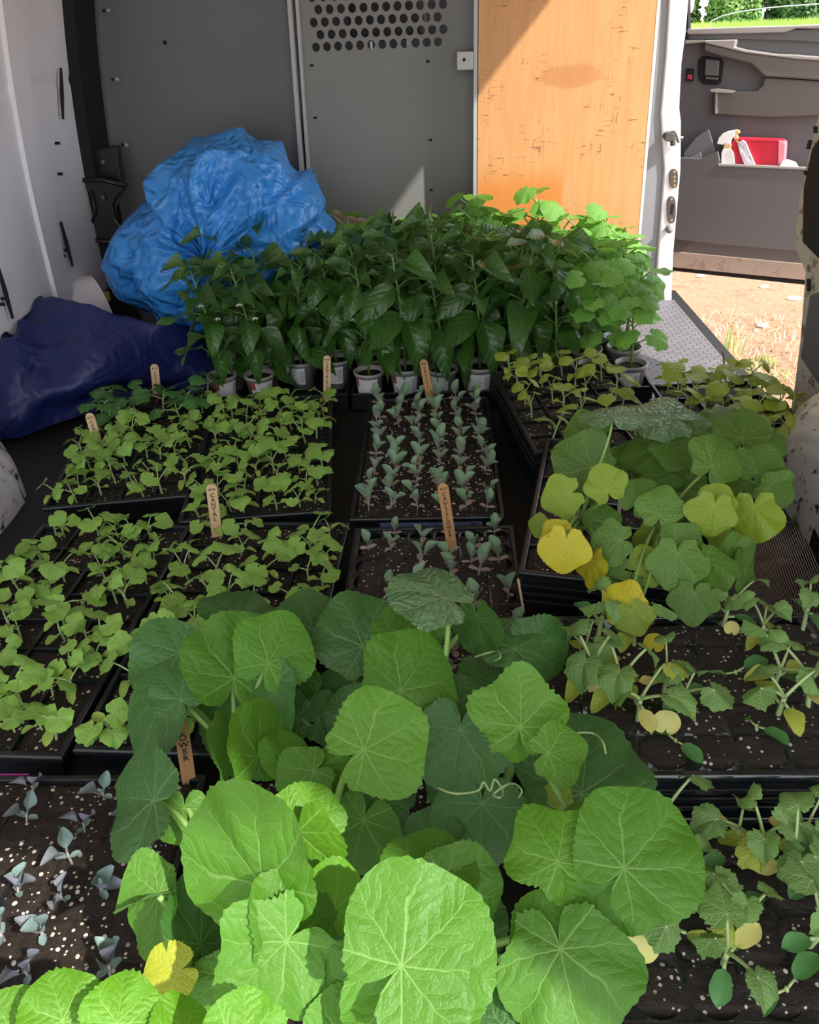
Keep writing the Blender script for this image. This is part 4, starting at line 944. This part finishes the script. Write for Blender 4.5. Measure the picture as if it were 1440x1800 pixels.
CL = [ # ax, ay, angle of the tip, size px, z, pitch, roll, material
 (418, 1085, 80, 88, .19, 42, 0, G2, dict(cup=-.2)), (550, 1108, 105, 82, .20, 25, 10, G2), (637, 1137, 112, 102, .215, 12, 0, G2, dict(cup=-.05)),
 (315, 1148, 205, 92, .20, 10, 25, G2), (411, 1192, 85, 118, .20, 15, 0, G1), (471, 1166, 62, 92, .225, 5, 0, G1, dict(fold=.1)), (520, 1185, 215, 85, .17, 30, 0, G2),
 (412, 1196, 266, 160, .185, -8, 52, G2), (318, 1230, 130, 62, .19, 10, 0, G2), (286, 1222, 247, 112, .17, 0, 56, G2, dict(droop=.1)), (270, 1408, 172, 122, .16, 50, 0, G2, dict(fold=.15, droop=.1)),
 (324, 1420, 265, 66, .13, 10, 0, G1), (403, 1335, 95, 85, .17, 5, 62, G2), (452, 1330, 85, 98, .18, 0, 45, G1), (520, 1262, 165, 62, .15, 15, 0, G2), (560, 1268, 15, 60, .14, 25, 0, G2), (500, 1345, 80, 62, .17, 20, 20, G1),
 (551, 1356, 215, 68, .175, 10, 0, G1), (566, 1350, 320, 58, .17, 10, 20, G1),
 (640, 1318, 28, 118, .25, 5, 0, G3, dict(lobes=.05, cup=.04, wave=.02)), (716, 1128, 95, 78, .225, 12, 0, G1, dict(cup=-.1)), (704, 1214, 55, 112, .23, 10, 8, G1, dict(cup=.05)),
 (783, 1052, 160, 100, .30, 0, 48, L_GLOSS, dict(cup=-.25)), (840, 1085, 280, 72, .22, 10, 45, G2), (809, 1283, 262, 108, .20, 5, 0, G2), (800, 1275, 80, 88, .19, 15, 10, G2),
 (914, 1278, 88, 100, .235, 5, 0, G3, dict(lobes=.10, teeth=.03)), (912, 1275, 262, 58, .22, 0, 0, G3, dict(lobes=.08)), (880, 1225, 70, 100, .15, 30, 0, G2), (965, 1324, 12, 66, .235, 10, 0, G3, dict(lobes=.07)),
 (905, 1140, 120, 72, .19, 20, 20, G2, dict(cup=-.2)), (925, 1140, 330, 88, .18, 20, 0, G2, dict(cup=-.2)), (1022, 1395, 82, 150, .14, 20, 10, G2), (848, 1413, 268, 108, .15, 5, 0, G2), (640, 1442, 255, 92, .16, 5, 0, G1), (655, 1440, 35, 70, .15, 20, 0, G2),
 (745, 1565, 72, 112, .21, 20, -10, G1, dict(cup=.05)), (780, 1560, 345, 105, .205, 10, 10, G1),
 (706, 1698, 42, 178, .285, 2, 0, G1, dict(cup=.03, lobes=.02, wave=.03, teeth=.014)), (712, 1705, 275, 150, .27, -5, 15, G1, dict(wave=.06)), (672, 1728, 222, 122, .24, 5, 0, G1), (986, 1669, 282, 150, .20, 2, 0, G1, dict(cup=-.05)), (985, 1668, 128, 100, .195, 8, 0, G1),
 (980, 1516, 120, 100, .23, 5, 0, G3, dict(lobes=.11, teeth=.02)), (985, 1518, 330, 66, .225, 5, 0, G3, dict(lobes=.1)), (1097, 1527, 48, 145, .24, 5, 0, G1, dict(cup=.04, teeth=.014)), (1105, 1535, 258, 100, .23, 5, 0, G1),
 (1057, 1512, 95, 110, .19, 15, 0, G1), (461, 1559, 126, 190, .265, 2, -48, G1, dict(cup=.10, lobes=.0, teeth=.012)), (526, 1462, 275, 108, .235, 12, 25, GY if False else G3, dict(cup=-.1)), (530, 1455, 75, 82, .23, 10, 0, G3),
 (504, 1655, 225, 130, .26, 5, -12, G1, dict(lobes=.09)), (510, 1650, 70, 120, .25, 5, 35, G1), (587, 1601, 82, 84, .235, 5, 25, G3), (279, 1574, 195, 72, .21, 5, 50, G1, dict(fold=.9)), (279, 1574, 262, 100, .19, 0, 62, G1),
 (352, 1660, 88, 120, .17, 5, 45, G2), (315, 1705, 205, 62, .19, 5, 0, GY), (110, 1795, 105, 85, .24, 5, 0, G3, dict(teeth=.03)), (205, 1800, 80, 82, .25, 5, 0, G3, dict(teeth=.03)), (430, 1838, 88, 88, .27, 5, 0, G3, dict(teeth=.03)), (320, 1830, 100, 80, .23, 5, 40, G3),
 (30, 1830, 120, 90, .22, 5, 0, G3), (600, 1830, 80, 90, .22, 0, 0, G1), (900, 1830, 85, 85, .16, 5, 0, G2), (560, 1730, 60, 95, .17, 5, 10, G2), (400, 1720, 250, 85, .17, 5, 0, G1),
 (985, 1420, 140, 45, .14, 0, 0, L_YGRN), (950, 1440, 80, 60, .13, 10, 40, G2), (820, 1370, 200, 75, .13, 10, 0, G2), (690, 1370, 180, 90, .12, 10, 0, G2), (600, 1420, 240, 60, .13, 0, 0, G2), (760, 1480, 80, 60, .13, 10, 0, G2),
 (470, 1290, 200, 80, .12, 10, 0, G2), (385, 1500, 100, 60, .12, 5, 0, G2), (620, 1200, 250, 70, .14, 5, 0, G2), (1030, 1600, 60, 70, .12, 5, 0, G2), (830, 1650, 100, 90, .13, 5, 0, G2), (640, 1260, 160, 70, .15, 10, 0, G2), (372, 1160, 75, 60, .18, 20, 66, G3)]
bases = [(-.235, .60), (-.13, .62), (-.02, .60), (-.24, .48), (-.12, .50), (-.01, .49), (-.23, .38), (-.12, .38), (0.0, .38), (-.12, .70), (-.03, .72), (.07, .63), (.155, .44), (-.26, .30), (-.02, .28), (-.22, .72), (-.40, .27)]
lbs = ['leafy squash plant left of centre behind the folded grey-green leaf', 'leafy squash plant with the paired lobed leaves in the middle of the clump', 'squash plant with the bright green heart leaf at the centre of the clump', 'squash plant with the tall folded leaf reaching over the cabbage tray',
       'squash plant with the sunlit yellow-green leaf in the left middle of the clump', 'squash plant with thick pale stem and dark leaf near the curly tendrils', 'squash plant with the very long sunlit leaf at front left', 'squash plant with the largest puckered leaf at the bottom centre',
       'squash plant with the wide smooth leaf left of the lower right tray', 'squash plant with tall dark round leaves at the back of the clump', 'squash plant with the wet shiny leaf standing highest at the back', 'squash plant with the lobed bright leaf leaning to the right trays',
       'squash plant with two broad leaves overlapping the lower right tray', 'squash plant with bright toothed leaves at the bottom left', 'squash plant at the bottom edge right of centre', 'squash plant with grey-green drooping leaves at the back left of the clump', 'squash plant with bright scalloped leaves in the bottom left corner']
hero(CL, bases, lbs, 'squash_plant', 'large squash plants in front', .055)
# curly tendrils
tn = STEMM
for k, (pts, lb) in enumerate([([(770, 1385), (800, 1395), (840, 1390), (850, 1375), (862, 1390), (870, 1370), (885, 1392), (878, 1402), (868, 1396), (890, 1380), (905, 1378), (918, 1390), (912, 1402)], 'curly pale tendrils below the lobed bright squash leaf'), ([(1003, 1292), (1020, 1288), (1045, 1290), (1060, 1305), (1065, 1325)], 'single arched pale tendril over the dark leaf right of the clump'), ([(835, 1155), (860, 1147), (875, 1145), (880, 1155), (870, 1162)], 'short looped tendril near the back of the squash clump')]):
    P = [atz(x, y, .19+(.01 if i % 2 else 0)) for i, (x, y) in enumerate(pts)]
    n = 60; Q = [cr(P, i/n) for i in range(n+1)]; tag(MB().tube(Q, [.0011]*(n+1), 6).obj('tendril', tn, smooth=True), lb, 'tendril')

YL = [(1077, 732, 88, 72, .33, 56, 0, L_GLOSS, dict(cup=-.3)), (1185, 735, 165, 75, .30, 0, 52, L_GLOSS, dict(cup=-.2)), (1035, 765, 110, 50, .26, 30, 0, L_YOLD), (1040, 822, 150, 72, .25, 10, 0, L_YOLD), (1068, 862, 110, 46, .26, 5, 0, L_YGRN), (1000, 868, 200, 48, .25, 5, 0, L_YGRN),
 (1252, 820, 60, 62, .28, 20, 20, L_YOLD, dict(cup=-.15)), (1165, 785, 195, 70, .26, 0, 45, L_YOLD), (1175, 780, 340, 65, .27, 0, -45, L_YOLD), (1118, 884, 60, 46, .24, 5, 0, L_YOLD), (1160, 905, 80, 50, .25, 8, 0, L_YOLD), (1255, 890, 255, 52, .27, 5, 0, L_YGRN, dict(lobes=.07)), (1255, 888, 60, 40, .26, 5, 0, L_YGRN),
 (1325, 893, 265, 60, .25, 5, 15, L_YGRN), (1090, 950, 185, 48, .23, 10, 0, L_YOLD, dict(lobes=.08)), (995, 952, 262, 55, .24, 3, 0, L_YEL, dict(lobes=.06)), (985, 945, 130, 36, .23, 5, 0, L_YEL), (955, 925, 170, 26, .22, 5, 0, L_YGRN), (1190, 975, 265, 62, .22, 5, 0, L_YOLD, dict(lobes=.07)), (1190, 965, 50, 50, .22, 10, 0, L_YOLD),
 (1240, 985, 300, 62, .22, 20, 30, L_YOLD), (1280, 980, 20, 50, .22, 20, 30, L_YOLD), (1107, 1068, 150, 50, .19, 5, 0, L_YEL), (1112, 1075, 290, 42, .19, 5, 0, L_YGRN, dict(lobes=.08)), (1220, 1045, 265, 50, .18, 5, 0, L_YOLD, dict(lobes=.10)), (1205, 1030, 80, 40, .18, 20, 0, L_YOLD),
 (1305, 770, 80, 60, .27, 35, 0, L_YOLD), (1330, 830, 60, 55, .26, 30, 0, L_YOLD), (1350, 860, 330, 50, .25, 30, 0, L_YOLD), (1090, 1005, 200, 42, .19, 5, 0, L_YOLD, dict(lobes=.08)), (1080, 1030, 110, 35, .18, 5, 0, L_YOLD), (1125, 1000, 20, 45, .19, 10, 0, L_YGRN), (1040, 985, 265, 48, .20, 0, 50, L_YEL, dict(lobes=.1)),
 (1150, 850, 300, 50, .22, 20, 0, L_YOLD), (1210, 840, 230, 55, .22, 10, 0, L_YOLD), (1200, 800, 270, 50, .2, 10, 0, L_YEL), (1300, 1010, 60, 55, .2, 20, 60, L_YOLD), (1260, 930, 340, 40, .21, 10, 0, L_YGRN), (1150, 935, 270, 45, .2, 5, 0, L_YGRN), (1060, 925, 90, 40, .2, 5, 0, L_YOLD), (1110, 820, 70, 50, .2, 10, 0, L_YOLD),
 (1230, 760, 60, 48, .26, 45, 0, L_YOLD), (1270, 740, 80, 44, .24, 50, 0, L_YOLD), (1120, 745, 60, 44, .27, 45, 0, L_YOLD), (1150, 980, 280, 42, .2, 5, 0, L_YGRN), (1310, 850, 200, 45, .24, 20, 0, L_YOLD), (1240, 1000, 200, 40, .18, 5, 0, L_YOLD), (1030, 850, 220, 40, .22, 10, 0, L_YOLD), (1340, 780, 40, 45, .22, 40, 0, L_YOLD), (1210, 900, 150, 40, .2, 10, 0, L_YOLD)]
yb = [(.20, .98), (.31, .96), (.24, 1.10), (.35, 1.08), (.27, 1.22), (.39, 1.20), (.42, 1.06)]
yl = ['old squash plant with the brightest yellow leaf, front left corner of its tray', 'old squash plant with lobed green leaves at the front of its tray', 'old squash plant with round lime leaves at the left side of its tray', 'old squash plant with big heart leaves in the middle of its tray', 'old squash plant with shiny wet leaf on a tall stalk, back of its tray', 'old squash plant with dull green leaves at the back right of its tray', 'old squash plant with lime leaf hanging towards the right wheel housing']
hero(YL, yb, yl, 'old_squash_plant', 'yellowing squash plants', .128, .0030, teeth=.012)

# ================================================================== PEPPERS AND CUCUMBERS IN POTS
PEPL = [leaf_mesh('pepper_leaf_%d' % i, L_PEP, 'lance', 7, 0, cup=[.3, .0, .5, .2][i], droop=[.35, .1, .5, .2][i], wave=.14, fold=[.15, .0, .25, .3][i], seed=i, curl=.05) for i in range(4)]
CBL = [leaf_mesh('cucumber_big_leaf_%d' % i, L_CUCB, 'angular', 7, 60, cup=[-.15, .1, -.3][i], wave=.06, teeth=.02, lobes=.04, seed=60+i, droop=.15) for i in range(3)]
t = NT('barcode_label'); v = t.n('ShaderNodeUVMap').outputs[0]; sp = t.n('ShaderNodeSeparateXYZ'); t.l(v, sp.inputs[0])
bars = t.math('GREATER_THAN', t.noise(t.mapv(v, (1, 0, 0)), 130, 2), .52); inb = t.math('MULTIPLY', t.math('GREATER_THAN', sp.outputs[0], .76), t.math('LESS_THAN', t.math('ABSOLUTE', t.math('SUBTRACT', sp.outputs[1], .5)), .36))
lines = t.math('MULTIPLY', t.math('GREATER_THAN', t.math('SINE', t.math('MULTIPLY', sp.outputs[1], 60)), .2), t.math('MULTIPLY', t.math('GREATER_THAN', t.noise(t.mapv(v, (1, .2, 0)), 60, 1), .47), t.math('MULTIPLY', t.math('GREATER_THAN', sp.outputs[0], .28), t.math('LESS_THAN', sp.outputs[0], .70))))
redm = t.math('MULTIPLY', t.math('LESS_THAN', sp.outputs[0], .20), t.math('GREATER_THAN', sp.outputs[1], .6))
c = t.mix(t.math('MULTIPLY', lines, .45), (.74, .74, .77), (.15, .15, .17)); c = t.mix(t.math('MULTIPLY', bars, inb), c, (.03, .03, .04)); c = t.mix(redm, c, (.35, .08, .06)); t.setc(c); t.p.inputs['Roughness'].default_value = .45; LAB = t.mat
PR0, PR1, PH = .030, .041, .082
potm = MB().lathe([(PR0, 0), (PR1-.003, PH-.010), (PR1, PH-.009), (PR1+.001, PH-.001), (PR1-.001, PH), (PR1-.004, PH-.001), (PR1-.006, PH-.02), (PR0, .01)], 32, capb=True).mesh('pot', POT)
soilm = MB().grid(lambda u, v: Vector(((PR1-.007)*math.sqrt(v)*math.cos(u*6.2832), (PR1-.007)*math.sqrt(v)*math.sin(u*6.2832), PH-.012+.004*noise.noise(Vector((math.cos(u*6.28)*v*3, math.sin(u*6.28)*v*3, 0))))), 24, 6).mesh('soil', SOILPOT)
def labf(u, v):
    z = lerp(.018, PH-.014, v); r = lerp(PR0, PR1-.003, z/(PH-.010))+.0008; a = lerp(-2.45, -.69, u); return Vector((r*math.cos(a), r*math.sin(a), z))
labm = MB().grid(labf, 16, 2).mesh('label', LAB)
def potplant(name, seed, pep=True, lab=True):
    rr = random.Random(seed); e = empty(name)
    for nm, me in (('pot', potm), ('soil', soilm))+((('pot_label', labm),) if lab else ()): link(nm, me, e)
    e.children[0].data = potm
    H = rr.uniform(.27, .35) if pep else rr.uniform(.16, .22); base = Vector((0, 0, PH-.014)); lean = Vector((rr.uniform(-.04, .04), rr.uniform(-.04, .04), 0)); stem = [base+Vector((0, 0, H*q))+lean*q*q for q in [0, .25, .5, .75, 1]]
    mb = MB().tube(stem, [.0038, .0034, .0028, .0022, .0016] if pep else [.004, .0036, .003, .0025, .002], 7)
    jobs = []; n = 21 if pep else 13
    for i in range(n):
        q = (.10 if pep else .3)+(.90 if pep else .7)*(i/(n-1))**.8; a = i*2.4+rr.uniform(-.4, .4); p = base+Vector((0, 0, H*q))+lean*q*q; top = q > .85
        L = rr.uniform(.022, .05)*(1.2-.6*q) if pep else rr.uniform(.035, .065); el = rr.uniform(.3, .9); out = Vector((math.cos(a), math.sin(a), 0))
        tip = p+(out*math.cos(el)+Vector((0, 0, math.sin(el))))*L; mb.tube(arc(p, tip, .004, 4), [.0013]*5 if pep else [.0018]*5, 5)
        if pep: s = rr.uniform(.075, .130)*(1 if not top else .72); jobs.append((rr.choice(PEPL), tip, out+Vector((0, 0, rr.uniform(-1.5, .0) if q < .5 else rr.uniform(-.9, .25) if not top else rr.uniform(-.1, .7))), Vector((rr.uniform(-.7, .7), rr.uniform(-.8, .4), 1)), s))
        else: s = rr.uniform(.034, .050); jobs.append((rr.choice(CBL), tip, out+Vector((0, 0, rr.uniform(-.6, .2))), Vector((rr.uniform(-.3, .3), rr.uniform(-.7, .1), .8)), s))
    mb.obj('stem', STEMP if pep else STEM, e, smooth=True)
    for me, p, yd, zd, s in jobs: put_leaf(me, e, p, yd, zd, s)
    if pep and seed % 2 == 0:
        for q in (.6, .72):
            a = rr.random()*3-3.1; p = base+Vector((0, 0, H*q))+Vector((math.cos(a), math.sin(a), 0))*.04; m = MB()
            for k in range(6):
                b = k*math.pi/3; d1 = Vector((math.cos(b), math.sin(b), -.5)); sd = Vector((-math.sin(b), math.cos(b), 0))*.003; m.add([p, p+d1*.006-sd, p+d1*.012, p+d1*.006+sd], [(0, 1, 2, 3)])
            m.obj('flower', PETAL, e)
    return e
pepP = [potplant('potted_pepper', 200+i) for i in range(5)]; cucP = [potplant('potted_cucumber', 300+i, False, i % 2 == 0) for i in range(4)]
first = set(); rr = random.Random(11)
def place(P, x, y, label, group, rz, sc=1, z=.012):
    p = rr.choice(P)
    if p.name in first: o = dup(p, (x, y, z), rz, sc)
    else: first.add(p.name); o = p; o.location = (x, y, z); o.rotation_euler = (0, 0, rz); o.scale = (sc,)*3
    tag(o, label, 'potted plant', group); return o
colx = [-.545+.0915*i for i in range(12)]; rowy = [1.835, 1.925, 2.015, 2.105, 2.195, 2.285, 2.37]
for j, y in enumerate(rowy):
    for i, x in enumerate(colx):
        if j == 0 and i in (2, 3): continue
        if j >= 4 and i < 3 or j >= 6 and i > 8: continue
        xx, yy = x+rr.uniform(-.004, .004), y+rr.uniform(-.004, .004)
        cuc = j >= 4 or i >= 10 or (j == 3 and i > 7)
        if cuc:
            lab_ = 'potted cucumber plant, %s pot from the right, %s row from the front' % (ORD[11-i], ORD[j]) if i > 6 else 'potted cucumber plant, %s pot from the left, %s row from the front' % (ORD[i], ORD[j])
            place(cucP, xx, yy, lab_, 'potted cucumbers', rr.uniform(-.5, .5), rr.uniform(.9, 1.1) if j < 4 else rr.uniform(1.05, 1.25))
        else:
            lab_ = 'dark green potted pepper plant, %s pot from the left, %s row from the front' % (ORD[i], ORD[j])
            place(pepP, xx, yy, lab_, 'potted peppers', rr.uniform(-.6, .6), rr.uniform(.92, 1.08)*(.92 if i < 3 else 1))
# flats under the pots
for k, (cx, cy, lb) in enumerate([(-.41, 2.06, 'black flat under the left pepper pots'), (-.04, 2.06, 'black flat under the middle pepper pots'), (.33, 2.06, 'black flat under the right pepper pots')]):
    mb = MB().box(-.178, .178, -.27, .36, .002, .010)
    for s in (-1, 1): mb.box(s*.178-.003, s*.178+.003, -.27, .36, 0.002, .045)
    mb.box(-.178, .178, -.273, -.267, .002, .045)
    o = mb.obj('pot_flat', TRAY, bevel=.001); o.location = (cx, cy, 0); tag(o, lb, 'tray', 'flats under the pots')

# ================================================================== MARKER STICKS
def textobj(s, size, mat, parent, loc, name='writing', rot=(0, 0, 0)):
    cu = bpy.data.curves.new('t', 'FONT'); cu.body = s; cu.size = size; cu.align_x = 'CENTER'; cu.space_line = .86; cu.extrude = .0001; cu.offset = size*.018
    o = bpy.data.objects.new('t', cu); COL.objects.link(o); dg = bpy.context.evaluated_depsgraph_get(); me = bpy.data.meshes.new_from_object(o.evaluated_get(dg))
    bpy.data.objects.remove(o); bpy.data.curves.remove(cu); me.materials.clear(); me.materials.append(mat)
    q = link(name, me, parent); q.location = loc; q.rotation_euler = rot; return q
def stick(top, bot, zb, wpx, date, word, mat, label, letter=.0068, hide_top=False):
    B = atz(*bot, zb); T = onp(*top, (0, B.y+.012, 0), (0, 1, 0)); ax = (T-B); L = ax.length; ax.normalize()
    w2 = wpx*((T-CAM).dot(fwd))/F/2
    e = tag(empty('marker_stick', B), label, 'marker stick', 'wooden plant marker sticks')
    vd = (CAM-T).normalized(); side = ax.cross(vd).normalized(); nrm = side.cross(ax).normalized()
    m = Matrix((side, ax, nrm)).transposed().to_4x4(); e.matrix_world = Matrix.Translation(B) @ m
    pts = [(-w2, -.05+.01, 0), (w2, -.05+.01, 0)]
    for i in range(9): a = math.pi*i/8; pts.append((w2*math.cos(a), L-w2+w2*math.sin(a), 0))
    MB().prism(pts, (0, 0, -.0018)).obj('stick', mat, e, bevel=.0003)
    if date: textobj(date, w2*.75, INK, e, (0, L-w2*1.35, .0003), 'date')
    textobj('\n'.join(word), letter, INK, e, (0, L-w2*2.0-letter*.55, .0003), 'writing')
    return e
stick((271, 640), (276, 690), ZT, 14, '4/19', 'CUKE', STICK, 'wooden marker stick lettered CUKE beside the navy tarp', .0075)
stick((156, 726), (174, 785), ZT, 15, '4/21', 'CANTE', STICK, 'leaning wooden marker stick lettered CANTE in the back left tray', .0085)
stick((575, 625), (575, 700), ZT, 13, '4/29', 'CANTALOUP', STICK, 'upright wooden marker stick lettered CANTALOUP in front of the pepper pots', .0088)
stick((371, 851), (381, 935), ZT, 19, '4/29', 'CANTAL', STICK, 'wooden marker stick lettered CANTAL between the two melon trays', .0105)
stick((744, 632), (757, 705), ZT, 14, '4/28', 'CAULIFL', STICKD, 'wooden marker stick lettered CAULIFL behind the cauliflower tray', .0085)
stick((778, 850), (795, 965), ZT, 19, '5/17', 'CAULIFLOWER', STICKD, 'tall orange wooden marker stick lettered CAULIFLOWER between the cauliflower trays', .0088)
stick((316, 1262), (330, 1356), ZT, 25, '', 'LOWER', STICKD, 'brown wooden marker stick lettered LOWER, half hidden by grey-green squash leaves', .0115)
for (a, b, z, lb) in [((911, 1018), (921, 1075), .062, 'thin bamboo stick at the right edge of the nearer cauliflower tray'), ((918, 1318), (934, 1395), .03, 'thin bamboo stick between the squash clump and the raised right tray'), ((1271, 618), (1276, 665), .07, 'thin dark twig standing in the tray by the side door')]:
    B = atz(*b, z); T = onp(*a, (0, B.y, 0), (0, 1, 0)); tag(MB().tube([B-Vector((0, 0, .02)), B, T], [.0022, .0022, .0018], 8).obj('bamboo_stick', STICK if z < .065 else simple('twig', (.16, .12, .09), .7), smooth=True), lb, 'stick')
# barcode / recycling label on the front rim of the cauliflower tray
e = trays['cauliflower']; f = MB().box(-.085, .100, -.2625, -.2605, .030, .052).obj('tray_label', simple('blue_grey_label', (.10, .12, .22), .4), e, bevel=.0005)
for k in range(3):
    a = math.pi/2+k*2*math.pi/3; b = a+2*math.pi/3; r = .009; p, q = Vector((.083+r*math.cos(a), -.2632, .040+r*math.sin(a))), Vector((.083+r*math.cos(b), -.2632, .040+r*math.sin(b)))
    MB().tube([lerp(p, q, .12), lerp(p, q, .75)], .0011, 6).obj('recycling_arrow', INK, e)
# purple strip on the cabbage tray's back rim
e = trays['cabbage']; MB().box(-.14, -.085, .2655, .268, .03, .045).obj('magenta_tape', simple('magenta', (.45, .03, .30), .4), e)

for p in protos:
    if 'proto' in p:
        for c in list(p.children): bpy.data.objects.remove(c)
        bpy.data.objects.remove(p)
